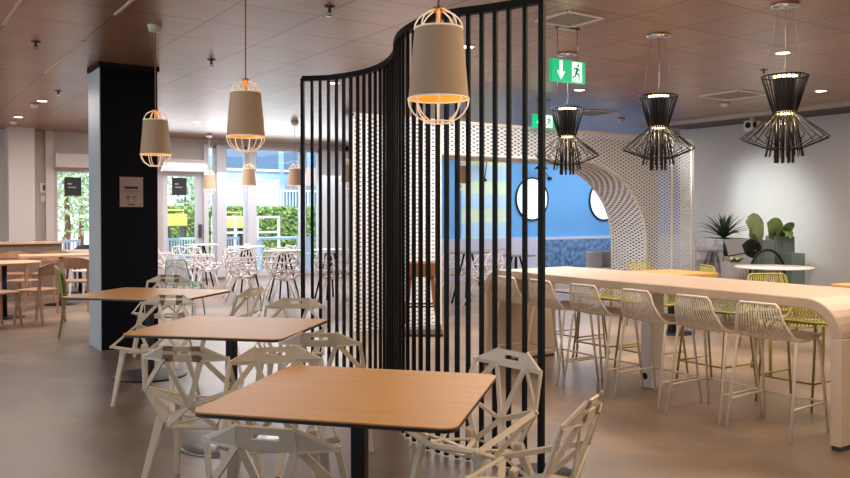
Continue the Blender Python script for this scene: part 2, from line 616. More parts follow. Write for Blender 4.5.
# ------------------------------------------------------------------ mesh arch partition
YA = 8.94
AX0, AX1, AZ = 4.93, 11.6, 2.75
OX0, OX1, OZ = 6.30, 10.42, 2.30
AC, ARX, AZC = 8.90, 1.52, 1.0
ADEP = 0.74
arc = [(AC + ARX * math.sin(t), AZC + (OZ - AZC) * math.cos(t)) for t in [i * PI / 2 / 14 for i in range(15)]]
open_poly = [(OX0, 0), (OX0, OZ)] + arc + [(OX1, 0)]
fr = MB()
fr.box(AX0, OX0, YA, YA + 0.004, 0, AZ)
top_pts = [(OX0, OZ)] + arc
for (xa, za), (xb, zb) in zip(top_pts, top_pts[1:]):
    fr.add([(xa, YA, za), (xb, YA, zb), (xb, YA, AZ), (xa, YA, AZ)], [(0, 1, 2, 3)])
fr.add([(OX1, YA, 0), (AX1, YA, 0), (AX1, YA, AZ), (OX1, YA, AZ)], [(0, 1, 2, 3)])
fr.add([(OX1, YA, 0), (OX1, YA, AZC), (OX1, YA, AZC)], [])
wm = struct(fr.build('wall_mesh', MESHM))
ir = MB()
pts = [(OX0, 0), (OX0, OZ)] + arc + [(OX1, 0)]
for (xa, za), (xb, zb) in zip(pts, pts[1:]):
    ir.add([(xa, YA, za), (xb, YA, zb), (xb, YA + ADEP, zb), (xa, YA + ADEP, za)], [(0, 1, 2, 3)])
ir.build('arch_lining', MESHM, wm)
bk = MB()
for (xa, za), (xb, zb) in zip(top_pts, top_pts[1:]):
    bk.add([(xa, YA + ADEP, za), (xb, YA + ADEP, zb), (xb, YA + ADEP, AZ), (xa, YA + ADEP, AZ)], [(0, 1, 2, 3)])
bk.add([(OX1, YA + ADEP, 0), (AX1, YA + ADEP, 0), (AX1, YA + ADEP, AZ), (OX1, YA + ADEP, AZ)], [(0, 1, 2, 3)])
bk.add([(5.42, YA + ADEP, 0), (OX0, YA + ADEP, 0), (OX0, YA + ADEP, AZ), (5.42, YA + ADEP, AZ)], [(0, 1, 2, 3)])
bk.build('back_sheet', M('mesh_backing', (140, 136, 136), .7), wm)
ed = MB()
for (x, w) in ((AX0, 0.04), (OX0 - 0.04, 0.05), (AX1 - 0.05, 0.06), (11.05, 0.03)):
    ed.box(x, x + w, YA - 0.02, YA + 0.02, 0, AZ)
ed.box(AX0, AX1, YA - 0.02, YA + 0.02, AZ - 0.03, AZ + 0.01)
for yy in (YA, YA + ADEP):
    ed.tube([(x, yy, z) for x, z in [(OX0, OZ)] + arc + [(OX1, 0)]], 0.02, 6)
ed.build('edge_frame', CREAM, wm)


# ------------------------------------------------------------------ lattice chairs
def lattice_chair(label, loc, rz):
    t = thing('lattice_chair', label, 'chair', loc, rz, 'faceted lattice chairs around the square tables')
    W, T = 0.026, 0.010
    TL, TA, LA = Vector((-.228, -.205, .755)), Vector((-.10, -.25, .82)), Vector((-.108, -.232, .748))
    Mv, N = Vector((-.248, -.150, .580)), Vector((0, -.165, .495))
    B, F, FC = Vector((-.14, -.125, .375)), Vector((-.262, .225, .462)), Vector((0, .265, .44))
    S, Cc, Lw = Vector((-.185, .05, .392)), Vector((0, .05, .385)), Vector((-.13, .18, .41))
    mir = lambda v: Vector((-v.x, v.y, v.z))
    b = MB()
    for k in (0, 1):
        f = (lambda v: v) if k == 0 else mir
        n = (-0.25 if k == 0 else 0.25, -1, 0.25)
        tri = [f(TL), f(TA), f(LA)]
        b.plate(tri if k == 0 else tri[::-1], T)
        b.bar(f(TL), f(TA), 0.012, T, n, ext=.004)
        b.bar(f(TL), f(Mv), W * .8, T, n, ext=.008)
        b.bar(f(LA), f(Mv), W, T, n, ext=.008)
        b.bar(f(LA) + Vector((.012 if k == 0 else -.012, 0, 0)), N, W, T, (0, -1, .25), ext=.008)
        b.bar(f(TL), f(LA), W * .8, T, n, ext=.006)
        b.bar(f(Mv), N, W, T, (0, -1, .5), ext=.008)
        b.bar(f(Mv), f(B), W, T, (-.6 if k == 0 else .6, -1, .2), ext=.008)
        b.bar(N, f(B), W, T, (0, -1, .4), ext=.008)
    TB, LB = mir(TA), mir(LA)
    up = Vector((0, 0, 1))
    d = (LA - TA)
    b.plate([TA, TB, TB + d * .34, TA + d * .34], T)
    b.plate([TA + d * .60, TB + d * .60, LB + d * .12, LA + d * .12], T)
    b.plate([TA, TA + Vector((.055, 0, 0)), LA + Vector((.055, 0, 0)) + d * .12, LA + d * .12], T)
    b.plate([TB + Vector((-.055, 0, 0)), TB, LB + d * .12, LB + Vector((-.055, 0, 0)) + d * .12], T)
    b.build('backrest', CHAIRW, t)
    s = MB()
    s.bar(B, mir(B), W, T, (0, -.4, 1), ext=.01)
    for k in (0, 1):
        f = (lambda v: v) if k == 0 else mir
        sg = -1 if k == 0 else 1
        s.bar(f(Mv), f(F), W, T, (sg, 0, .6), ext=.01)
        s.bar(f(B), f(S), W, T, (sg * .5, 0, 1), ext=.008)
        s.bar(f(S), f(F), W, T, (sg * .6, 0, 1), ext=.008)
        s.bar(f(Mv), f(S), W * .8, T, (sg, 0, .4), ext=.008)
        s.bar(f(B), Cc, W, T, ext=.008)
        s.bar(f(S), Cc, W, T, ext=.008)
        s.bar(Cc, f(Lw), W, T, ext=.008)
        s.bar(f(S), f(Lw), W, T, ext=.008)
        s.bar(f(Lw), f(F), W, T, ext=.008)
        s.bar(f(Lw), FC, W, T, ext=.008)
        s.bar(f(F), FC, W, T, (0, .4, 1), ext=.01)
    s.bar(Cc, FC, W * .8, T, ext=.008)
    s.build('seat', CHAIRW, t)
    for sg in (-1, 1):
        for (top, foot) in (((sg * .17, -.115, .425), (sg * .235, -.265, 0)), ((sg * .20, .15, .44), (sg * .245, .245, 0))):
            l = MB()
            l.bar(top, foot, .05, .03, (0, 1 if foot[1] < 0 else -1, 0), .027, .02)
            l.build('leg', CHAIRW, t, 0.004)
    return t


CH = {
    'front': ((-.498, 2.605), (.24, .97), 'off-white lattice chair nearest the camera, back turned, in front of the nearest table'),
    'near_left': ((-1.235, 4.165), (.12, .99), 'off-white lattice chair standing clear left of the nearest table, its whole back in view'),
    'near_mid': ((-.75, 4.06), (.21, -.97), 'yellow-lit lattice chair rising behind the far left corner of the nearest table'),
    'near_back': ((-.60, 4.63), (.04, 1), 'lattice chair against the slatted screen at the right corner of the middle table'),
    'right': ((.40, 3.96), (-.78, -.62), 'off-white lattice chair turned towards the right corner of the nearest table before the slats'),
    'right_front': ((.585, 3.0), (-.87, .48), 'off-white lattice chair seen side-on at the right of the nearest table'),
    'side_far': ((-1.59, 7.42), (-.93, .36), 'lattice chair seen side-on behind the middle table, facing left'),
    'mid_far': ((-1.03, 6.42), (0.02, -1), 'lattice chair facing the camera behind the right end of the middle table'),
    'left_far': ((-2.11, 6.66), (-.15, -.98), 'lattice chair facing the camera behind the left corner of the middle table'),
    'third_far': ((-2.8, 8.85), (0.05, -1), 'lattice chair behind the far wooden table beside the black pillar'),
}
proto = None
for key, (bc, fc, lab) in CH.items():
    v = Vector(fc).normalized()
    o = LD(bc[0] + v.x * .205, bc[1] + v.y * .205)
    rz = face(*fc)
    if proto is None:
        proto = lattice_chair(lab, o, rz)
    else:
        dup(proto, o, rz, lab)


# ------------------------------------------------------------------ square wooden tables
TH = 0.76


def square_table(label, cs, base_r, base_mat):
    pts = [P(x, y, TH) for x, y in cs]       # near-left, near-right, far-right, far-left
    c = sum(pts, Vector()) / 4
    e1 = (pts[1] - pts[0]) + (pts[2] - pts[3])
    e2 = (pts[3] - pts[0]) + (pts[2] - pts[1])
    a = math.atan2(e1.y, e1.x); b2 = math.atan2(e2.y, e2.x) - PI / 2
    rz = (a + b2) / 2
    w, h = e1.length / 2 * .975, e2.length / 2 * .985
    print('table', label[:20], c, math.degrees(rz), w, h)
    t = thing('dining_table', label, 'table', (c.x, c.y, 0), rz, 'square wooden tables')
    top = MB().prism(rrect(w, h, .05), TH - .006, TH).build('tabletop', TOPWOOD, t)
    MB().prism(rrect(w - .004, h - .004, .05), TH - .020, TH - .0065).build('edge_core', DARKEDGE, top)
    MB().box(-.03, .03, -.03, .03, .02, TH - .021).build('column', BLACK, t, .004)
    MB().box(-.18, .18, -.18, .18, TH - .028, TH - .0205).build('mounting_plate', BLACK, t)
    b = MB(); b.lathe([(1e-4, 0), (base_r, 0), (base_r, .008), (base_r * .96, .013), (.05, .02), (1e-4, .021)], 40)
    b.build('base_plate', base_mat, t)
    return t


square_table('square wooden-topped table nearest the camera, lit orange, on a black column', ((198, 411.5), (463, 433), (495, 376), (286, 363)), .30, BLACK)
square_table('middle square wooden table behind the nearest one, darker brown top', ((121.5, 334), (283.6, 340.6), (327, 319.5), (190, 315)), .34, STEEL)
square_table('farthest square wooden table, in front of the black pillar', ((71, 297), (180, 301.2), (223, 291.2), (123, 285.8)), .33, BLACK)

# ------------------------------------------------------------------ slatted screen
plan = [(-1.105, 7.33), (-.851, 7.27), (-.625, 7.10), (-.435, 6.86), (-.295, 6.52), (-.225, 6.18), (-.205, 5.84), (-.16, 5.52), (-.052, 5.22), (.07, 5.03), (.207, 4.91), (.36, 4.83), (.51, 4.73), (.665, 4.62)]
plan = [LD(a, d) for a, d in plan]


def catmull(pts, k=14):
    out = []
    for i in range(len(pts) - 1):
        a, b = pts[max(i - 1, 0)], pts[i]
        c, d = pts[i + 1], pts[min(i + 2, len(pts) - 1)]
        for j in range(k):
            t = j / k
            out.append(0.5 * ((2 * b) + (c - a) * t + (2 * a - 5 * b + 4 * c - d) * t * t + (3 * b - a - 3 * c + d) * t ** 3))
    out.append(pts[-1].copy())
    return out


curve = catmull(plan)
ctr = LD(-.1, 5.6)
scr = thing('slatted_screen', 'tall curving black screen of thin vertical slats standing in the middle of the room', 'screen', ctr)
loc = [p - ctr for p in curve]
cum = [0]
for a, b in zip(loc, loc[1:]):
    cum.append(cum[-1] + (b - a).length)


def at_len(s):
    for i in range(len(cum) - 1):
        if cum[i + 1] >= s - 1e-9:
            f = (s - cum[i]) / max(1e-9, cum[i + 1] - cum[i])
            return loc[i].lerp(loc[i + 1], f), (loc[i + 1] - loc[i]).normalized()
    return loc[-1], (loc[-1] - loc[-2]).normalized()


SH = 2.735
for (nm, z0, z1, hw) in (('top_rail', SH - .045, SH, .022),):
    m = MB()
    L, Rr = [], []
    for i, p in enumerate(loc):
        d = (loc[min(i + 1, len(loc) - 1)] - loc[max(i - 1, 0)]).normalized()
        n = Vector((-d.y, d.x, 0))
        L.append(p + n * hw); Rr.append(p - n * hw)
    vs = [(q.x, q.y, z) for z in (z0, z1) for q in L + Rr]
    k = len(loc)
    fs = []
    for i in range(k - 1):
        fs += [(i, i + 1, k + i + 1, k + i), (2 * k + i, 3 * k + i, 3 * k + i + 1, 2 * k + i + 1), (i, 2 * k + i, 2 * k + i + 1, i + 1), (k + i, k + i + 1, 3 * k + i + 1, 3 * k + i)]
    fs += [(0, k, 3 * k, 2 * k), (k - 1, 3 * k - 1, 4 * k - 1, 2 * k - 1)]
    m.add(vs, fs)
    m.build(nm, SLATM, scr)
# uneven spacing: wide on the open limbs of the curve, closer through the fold
SPOTS = []
pxs = []
for q in loc:
    w_ = q + ctr
    dd = w_.dot(FWD)
    pxs.append(425 + FPX * w_.dot(RGT) / dd)


def arc_at(px, right):
    rng = range(len(pxs) - 2, -1, -1) if right else range(len(pxs) - 1)
    for i in rng:
        lo_, hi_ = sorted((pxs[i], pxs[i + 1]))
        if lo_ <= px <= hi_:
            f = (px - pxs[i]) / (pxs[i + 1] - pxs[i])
            return cum[i] + f * (cum[i + 1] - cum[i])
    return None


for px_ in (312.3, 320.5, 328.8, 336.7, 343.9, 351, 357.8, 364, 370, 375.3, 380.3):
    SPOTS.append(arc_at(px_, False))
rs = [arc_at(px_, True) for px_ in (403, 407.5, 413.8, 420.6, 428, 437.7, 446.5, 457.3, 468.3, 481.7, 495, 508.8, 524.9)]
lo_, hi_ = SPOTS[-1], rs[0]
nf = round((hi_ - lo_) / .10)
SPOTS += [lo_ + (hi_ - lo_) * k / nf for k in range(1, nf)] + rs
print('slats', [round(v, 2) for v in SPOTS], cum[-1])
SPOTS = [0.0] + SPOTS + [cum[-1]]
for i, sv in enumerate(SPOTS):
    p, d = at_len(sv)
    n = Vector((-d.y, d.x, 0))
    end = i in (0, len(SPOTS) - 1)
    hw, hd = (.016, .016) if end else (.0125, .0105)
    m = MB(); m.obox((p.x, p.y, (SH - .01) / 2), d * hw, n * hd, (0, 0, (SH - .03) / 2))
    m.build('end_post' if end else 'slat', SLATM, scr)
for p in (loc[-1], loc[0]):
    MB().lathe([(1e-4, 0), (.2, 0), (.2, .008), (1e-4, .01)], 32, (p.x, p.y, 0)).build('base_plate', BLACK, scr)

# ------------------------------------------------------------------ bar table
BX0, BX1, BY0, BY1, BH, BT = 4.98, 5.90, 2.72, 6.33, 0.95, 0.07
bar = thing('bar_table', 'long pale high table with rounded ends and panel legs, stools along both sides', 'table', ((BX0 + BX1) / 2, (BY0 + BY1) / 2, 0))
hl, hw = (BY1 - BY0) / 2, (BX1 - BX0) / 2


def arcpts(cy, cz, r, a0, a1, n=8):
    return [(cy + r * math.cos(math.radians(a0 + (a1 - a0) * i / n)), cz + r * math.sin(math.radians(a0 + (a1 - a0) * i / n))) for i in range(n + 1)]


def extr(poly, x0, x1):
    m = MB(); k = len(poly)
    vs = [(x0, y, z) for y, z in poly] + [(x1, y, z) for y, z in poly]
    fs = [tuple(range(k)), tuple(range(2 * k - 1, k - 1, -1))]
    for i in range(k):
        j = (i + 1) % k
        fs.append((i, i + k, j + k, j))
    return m.add(vs, fs)


RO, RI = .24, .175
outer = arcpts(hl - RO, BH - RO, RO, 0, 90) + arcpts(-hl + RO, BH - RO, RO, 90, 180)
inner = arcpts(-hl + BT + RI, BH - BT - RI, RI, 180, 90) + arcpts(hl - BT - RI, BH - BT - RI, RI, 90, 0)
extr(outer + inner, -hw, hw).build('worktop', BARM, bar, .006)
zl = BH - RO
for sg in (-1, 1):
    y0, y1 = sorted((sg * hl, sg * (hl - BT)))
    MB().box(-hw, hw, y0, y1, .03, zl - .001).build('leg_panel', BARLEG, bar, .005)
    MB().box(-hw + .01, hw - .01, y0 + .006, y1 - .006, 0, .029).build('leg_foot', DGREY, bar)
cp = P(648, 388, 0)
lx, ly = cp.x - bar.location.x, cp.y - bar.location.y
col = MB().box(lx - .02, lx + .14, ly - .06, ly + .06, 0, BH - BT - .001).build('support_column', WHITEF, bar, .006)
cb = MB(); cb.tube([(lx - .022, ly + .01, .10), (lx - .019, ly + .01, .10)], .03, 12)
cb.build('cable_hole', BLACK, col)


# ------------------------------------------------------------------ wire stools and chairs
def wire_seat(name, label, cat, loc, rz, group, mat, sh=.66, legs=True, foot=True, bh=.235, nrod=17):
    t = thing(name, label, cat, loc, rz, group)
    def path(x, k):
        w = x * (1.0 - .10 * k)
        return w
    prof = [(-.255, sh + bh), (-.235, sh + bh * .55), (-.205, sh + .065), (-.165, sh + .012), (-.11, sh - .008), (.0, sh - .012), (.13, sh), (.21, sh + .008)]
    wid = [.145, .166, .190, .206, .213, .213, .206, .194]
    m = MB()
    for i in range(nrod):
        u = -1 + 2 * (i + .5) / nrod
        m.tube([(u * wx_, y, z - .012 * (1 - u * u)) for (y, z), wx_ in zip(prof, wid)], .0046, 5)
    m.build('seat_rods', mat, t)
    e = MB()
    loop = [(-w_, y, z) for (y, z), w_ in zip(prof, wid)] + [(w_, y, z) for (y, z), w_ in reversed(list(zip(prof, wid)))]
    # rounded top corners
    loop[0] = (-.127, -.256, sh + bh)
    loop[-1] = (.127, -.256, sh + bh)
    loop.insert(1, (-.147, -.25, sh + bh - .025))
    loop.insert(len(loop) - 1, (.147, -.25, sh + bh - .025))
    e.tube(loop, .010, 6, closed=True)
    e.tube([(-.212, .0, sh - .014), (0, .0, sh - .026), (.212, .0, sh - .014)], .007, 5)
    e.build('seat_frame', mat, t)
    for sg in (-1, 1):
        for (y0, y1) in ((-.15, -.25), (.15, .235)):
            l = MB()
            l.tube([(sg * .200, y0 * .9, sh - .012), (sg * .209, y0, sh - .03), (sg * .213, y0 + (y1 - y0) * .1, sh - .08), (sg * .232, y1, 0)], .0125, 7, r2=.010)
            l.build('leg', mat, t)
    if foot:
        z = .21
        f = 1 - z / (sh - .08)
        xx = .213 + (.232 - .213) * f
        yb = -.16 - .09 * f; yf = .159 + .076 * f
        m = MB()
        for sg in (-1, 1):
            m.tube([(sg * xx, yb, z), (sg * xx, yf, z)], .0085, 6)
        m.tube([(-xx, yf, z), (xx, yf, z)], .0085, 6)
        m.build('footrest', mat, t)
    return t


RZ_BAR = -PI / 2            # local +y looks to +x (towards the bar)
near = [(3.25, 'off-white wire bar stool nearest the bar table\'s near panel leg, on the camera side'),
        (3.77, 'off-white wire bar stool second from the near end of the bar table'),
        (4.30, 'off-white wire bar stool in front of the bar table\'s middle support column'),
        (4.88, 'off-white wire bar stool just past the support column, fourth from the near end'),
        (5.40, 'off-white wire bar stool fifth from the near end, right beside the slatted screen\'s end post'),
        (5.90, 'off-white wire bar stool at the far end, seen through the screen slats')]
st = None
for y, lab in near:
    loc_ = (BX0 + .175 if y > 3.5 else BX0 + .16, y, 0)
    if st is None:
        st = wire_seat('bar_stool', lab, 'stool', loc_, RZ_BAR + .05, 'off-white wire stools on the camera side of the bar', STOOLW)
    else:
        dup(st, loc_, RZ_BAR + random.uniform(-.05, .05), lab)
far = [(3.62, STOOLY, 'yellow-green wire bar stool on the far side, behind the nearest off-white stool'),
       (4.40, STOOLY, 'yellow-green wire bar stool across the bar, seen between second and third off-white stools'),
       (5.12, STOOLY, 'yellow-green wire bar stool across the bar behind the support column'),
       (5.68, STOOLY, 'yellow-green wire bar stool across the bar, farthest of the yellow ones'),
       (6.28, STOOLG, 'mauve-grey wire bar stool across the far end of the bar')]
sy = None
for y, mt, lab in far:
    lo = (BX1 + (.13 if mt is STOOLY else .32), y, 0)
    if mt is STOOLY and sy is not None:
        dup(sy, lo, -RZ_BAR + random.uniform(-.06, .06), lab)
    else:
        s_ = wire_seat('bar_stool', lab, 'stool', lo, -RZ_BAR, 'coloured wire stools on the far side of the bar', mt)
        if mt is STOOLY:
            sy = s_


# ------------------------------------------------------------------ cage pendants
def cage_pendant(label, loc, dz=0.0, light=True, energy=14, canopy=True):
    t = thing('pendant_lamp', label, 'lamp', (loc.x, loc.y, CEIL), 0, 'taupe cage pendants')
    k = -CEIL + dz
    z0, z1, zt, zb = 1.992 + k, 2.292 + k, 2.374 + k, 1.892 + k
    sh = MB(); sh.lathe([(.130, z0), (.104, z1)], 40)
    so = sh.build('lamp_shade', SHADE, t)
    MB().lathe([(.128, z0 + .001), (.102, z1 - .001)], 40).build('shade_lining', GOLD, so)
    c, cb2 = MB(), MB()
    for i in range(8):
        a = 2 * PI * i / 8 + .2
        ca, sa = math.cos(a), math.sin(a)
        pts = [(.020 * ca, .020 * sa, zt)] + [(.104 * math.sin(u) * ca, .104 * math.sin(u) * sa, z1 + (zt - z1) * math.cos(u)) for u in (.4, .7, 1.0, 1.3, PI / 2)]
        c.tube(pts, .0036, 5)
        pts = [(.131 * math.cos(u) * ca if u < 1.2 else .060 * ca, .131 * math.cos(u) * sa if u < 1.2 else .060 * sa, z0 - (z0 - zb) * math.sin(min(u * 1.12, PI / 2))) for u in (0, .3, .6, .85, 1.05, 1.4)]
        cb2.tube(pts, .0036, 5)
    for (mm, r, z) in ((cb2, .131, z0), (cb2, .058, zb), (c, .104, z1)):
        mm.tube([(r * math.cos(2 * PI * i / 28), r * math.sin(2 * PI * i / 28), z) for i in range(28)], .004, 5, closed=True)
    c.build('cage_dome', WIREW, t)
    cb2.build('cage_basket', WIREW, t)
    s = MB(); s.lathe([(1e-4, zt + .012), (.026, zt + .01), (.028, zt - .004), (.012, zt - .012), (.012, z1 - .06), (.02, z1 - .062), (.02, z1 - .12), (1e-4, z1 - .121)], 18)
    s.build('lamp_holder', BRASS, t)
    b = MB(); b.lathe([(1e-4, z1 - .121), (.02, z1 - .13), (.034, z1 - .165), (.028, z1 - .195), (1e-4, z1 - .205)], 16)
    b.build('bulb', BULB, t)
    d = MB(); d.tube([(0, 0, zt + .01), (0, 0, -.04)], .0045, 6)
    d.build('cord', M('cord_beige', (150, 120, 96), .6) if 'cord_beige' not in bpy.data.materials else bpy.data.materials['cord_beige'], t)
    cn = MB(); cn.lathe([(1e-4, 0), (.07, 0), (.052, -.075), (1e-4, -.078)], 24)
    cn.build('ceiling_canopy', CREAM, t)
    return t


def lamp_light(loc, dz, energy, col=(1, .72, .42), r=.03, z=2.13):
    l = bpy.data.lights.new('lamp_light', 'POINT'); l.energy = energy; l.color = col; l.shadow_soft_size = r
    o = bpy.data.objects.new('lamp_light', l); C.objects.link(o); o.location = (loc.x, loc.y, z + dz)
    return o


cl = cage_pendant('taupe cage pendant lamp nearest the camera, hanging before the slatted screen', PD(438.5, 3.5))
for d_, px_, dz_, lab in ((5.54, 246, .03, 'taupe cage pendant lamp in the middle distance over the middle table'),
                          (7.1, 156, .02, 'taupe cage pendant lamp in front of the black pillar'),
                          (14.5, 249, .0, 'small distant cage pendant before the window mullion left of the screen'),
                          (14.5, 295, .0, 'small distant cage pendant before the wide window at the screen\'s left end'),
                          (16.8, 209.5, .0, 'smallest distant cage pendant before the narrow window beside the door'),
                          (13.2, 349, .0, 'distant cage pendant seen through the slats right of the windows'),
                          (13.6, 463.5, .0, 'distant cage pendant in the blue room seen through the slats')):
    p = PD(px_, d_)
    dup(cl, (p.x, p.y, CEIL + dz_), 0, lab)
for px_, d_, dz_, en in ((438.5, 3.5, 0, 22), (246, 5.54, .03, 10), (156, 7.1, .02, 6)):
    lamp_light(PD(px_, d_), dz_, en)


# ------------------------------------------------------------------ black rod pendants
def rod_pendant(label, loc):
    t = thing('rod_pendant', label, 'lamp', (loc.x, loc.y, CEIL), 0, 'black rod pendants over the bar')
    k = -CEIL
    zt, zw, zs, zi, zb = 2.575 + k, 2.285 + k, 2.095 + k, 2.0 + k, 1.895 + k
    rt, rw, rs = .172, .085, .325
    m = MB()
    n = 30
    for i in range(n):
        a = 2 * PI * i / n
        ca, sa = math.cos(a), math.sin(a)
        q = lambda r, z: (r * ca, r * sa, z)
        m.tube([q(rt, zt), q(rw, zw)], .0045, 5)
    m.tube([(rt * math.cos(2 * PI * i / 36), rt * math.sin(2 * PI * i / 36), zt) for i in range(36)], .006, 5, closed=True)
    m.tube([(rw * math.cos(2 * PI * i / 24), rw * math.sin(2 * PI * i / 24), zw) for i in range(24)], .006, 5, closed=True)
    m.build('upper_rods', BLACK, t)
    m = MB()
    n = 22
    for i in range(n):
        a = 2 * PI * (i + .5) / n
        ca, sa = math.cos(a), math.sin(a)
        q = lambda r, z: (r * ca, r * sa, z)
        m.tube([q(rw, zw), q(rs * .92, zs + .018), q(rs, zs - .002), q(rs * .95, zs - .016), q(.11, zi), q(.07, zi + .01)], .0045, 5)
    m.build('skirt_rods', BLACK, t)
    m = MB()
    n = 18
    for i in range(n):
        a = 2 * PI * (i + .25) / n
        ca, sa = math.cos(a), math.sin(a)
        q = lambda r, z: (r * ca, r * sa, z)
        m.tube([q(rw * .9, zw), q(.14, zb + .05)], .0045, 5)
        if i % 2 == 0:
            m.tube([q(.062, zw - .02), q(.066, zb)], .011, 6)
    m.build('lower_rods', BLACK, t)
    MB().lathe([(.095, zt - .02), (.075, zw + .01)], 24).build('inner_tube', BLACK, t)
    glow = M('rod_glow', (255, 235, 200), .4, 0, (255, 214, 150), 5.0)
    b = MB(); b.lathe([(1e-4, zt + .004), (.09, zt + .002), (.09, zt - .004), (1e-4, zt - .006)], 20)
    b.build('light_disc', glow, t)
    b = MB()
    b.lathe([(.04, zw + .012), (.078, zw + .008), (.078, zw - .004), (.04, zw - .006)], 20)
    b.build('light_ring', glow, t)
    w = MB()
    for a in (.5, 2.6, 4.7):
        w.tube([(.06 * math.cos(a), .06 * math.sin(a), -.02), (.15 * math.cos(a), .15 * math.sin(a), zt)], .0016, 4)
    w.tube([(0, 0, -.02), (.01, 0, zt + .14), (.03, .02, zt + .06), (-.06, .03, zt + .03), (0, 0, zt)], .0028, 5)
    w.build('suspension_wire', STEEL, t)
    c = MB(); c.lathe([(1e-4, 0), (.11, 0), (.11, -.022), (.1, -.028), (1e-4, -.03)], 28)
    c.build('ceiling_canopy', CHROME, t)
    return t


rp = rod_pendant('black rod pendant lamp nearest the camera, rightmost over the bar', P(784, 5, CEIL))
dup(rp, (*P(658, 35, CEIL).xy, CEIL), .1, 'black rod pendant lamp in front of the mesh arch panel, middle of three')
dup(rp, (*P(567, 54, CEIL).xy, CEIL), .2, 'black rod pendant lamp beneath the green exit sign, farthest of three')
for px_, py_ in ((784, 5), (658, 35), (567, 54)):
    lamp_light(P(px_, py_, CEIL), 0, 4, (1, .74, .45), .03, 2.22)


# ------------------------------------------------------------------ exit signs
def exit_sign(label, c, w, h, drop):
    t = thing('exit_sign', label, 'sign', c, 0, 'green emergency exit signs')
    bd = MB().box(-w / 2, w / 2, -.02, .02, -h / 2, h / 2).build('sign_panel', GREEN, t)
    y = -.0225
    a = MB()
    ax = -w * .24
    s = h * 1.35
    a.plate([(ax - .035 * s / .2, y, -.005 * s / .2), (ax, y, -.06 * s / .2), (ax + .035 * s / .2, y, -.005 * s / .2)], .003)
    a.plate([(ax - .013 * s / .2, y, -.02 * s / .2), (ax + .013 * s / .2, y, -.02 * s / .2), (ax + .013 * s / .2, y, .065 * s / .2), (ax - .013 * s / .2, y, .065 * s / .2)], .003)
    a.build('arrow', SIGNW, bd)
    dx = w * .24
    s = h * 1.12
    MB().box(dx - .055 * s / .2, dx + .055 * s / .2, y - .001, y + .001, -.08 * s / .2, .08 * s / .2).build('doorway', SIGNW, bd)
    g = MB()
    u = s / .2
    q = lambda x, z: (dx + x * u, y - .003, z * u)
    for (p1, p2, wd) in (((.004, .035), (-.012, -.012), .024), ((.0, .03), (.032, .012), .011), ((.0, .03), (-.03, .03), .011), ((-.03, .03), (-.038, .008), .01),
                         ((-.012, -.01), (.022, -.022), .014), ((.022, -.022), (.02, -.058), .012), ((-.012, -.012), (-.026, -.038), .014), ((-.026, -.038), (-.052, -.045), .012)):
        g.bar(q(*p1), q(*p2), wd * u, .002, (0, 1, 0), ext=.003)
    hd = [q(.012 + .012 * math.cos(2 * PI * i / 10), .055 + .012 * math.sin(2 * PI * i / 10)) for i in range(10)]
    g.plate(hd, .002)
    g.build('running_figure', M('sign_figure', (8, 120, 84), .5, 0, (6, 120, 84), .5) if 'sign_figure' not in bpy.data.materials else bpy.data.materials['sign_figure'], bd)
    r = MB()
    for x in (-w * .3, w * .3):
        r.tube([(x, 0, h / 2), (x, 0, drop)], .004, 5)
    r.box(-.12, .12, -.03, .03, drop - .015, drop)
    r.build('hanger', STEEL, t)
    return t


c1 = PD(567, 7.2); c1.z = zat(72, 7.2)
exit_sign('larger green exit sign with down arrow hanging above the black rod pendant', c1, .40, .195, CEIL - c1.z)
c2 = PD(543, 11.75); c2.z = zat(121.5, 11.75)
exit_sign('smaller distant green exit sign beside the slatted screen\'s end post', c2, .40, .195, CEIL - c2.z)


# ------------------------------------------------------------------ ceiling fittings
def downlight(label, p):
    t = thing('downlight', label, 'ceiling light', p, 0, 'recessed ceiling downlights')
    MB().lathe([(.065, 0), (.085, 0), (.085, -.006), (.065, -.008), (.065, 0)], 24).build('rim', WHITEP, t)
    MB().disc(.064, -.006, -.001, 24).build('lens', LED, t)
    return t


DL = [((43, 101), 'lit downlight at the left edge, nearer of the two beside the smoke detector'),
      ((19, 117), 'lit downlight at the far left, above the pale column'),
      ((198, 122), 'lit downlight between the two left cage pendants'),
      ((334, 83), 'lit downlight seen through the left end of the screen'),
      ((467, 47), 'lit downlight seen right beside the nearest cage pendant'),
      ((782, 53), 'lit downlight between the canopy and body of the nearest black pendant'),
      ((820, 91), 'lit downlight at the far right near the right wall'),
      ((579, 90), 'lit downlight just below the larger exit sign')]
d0 = None
for (px_, py_), lab in DL:
    p = P(px_, py_, CEIL)
    if d0 is None:
        d0 = downlight(lab, p)
    else:
        dup(d0, p, 0, lab)


def spot(p, energy, col=(1, .84, .66), ang=100, r=.08, blend=.8):
    l = bpy.data.lights.new('downlight_or_fill', 'SPOT'); l.energy = energy; l.color = col; l.spot_size = math.radians(ang)
    l.spot_blend = blend; l.shadow_soft_size = r
    o = bpy.data.objects.new('downlight_or_fill', l); C.objects.link(o); o.location = p
    return o


for (px_, py_), lab in DL:
    p = P(px_, py_, CEIL)
    spot((p.x, p.y, CEIL - .05), 55)

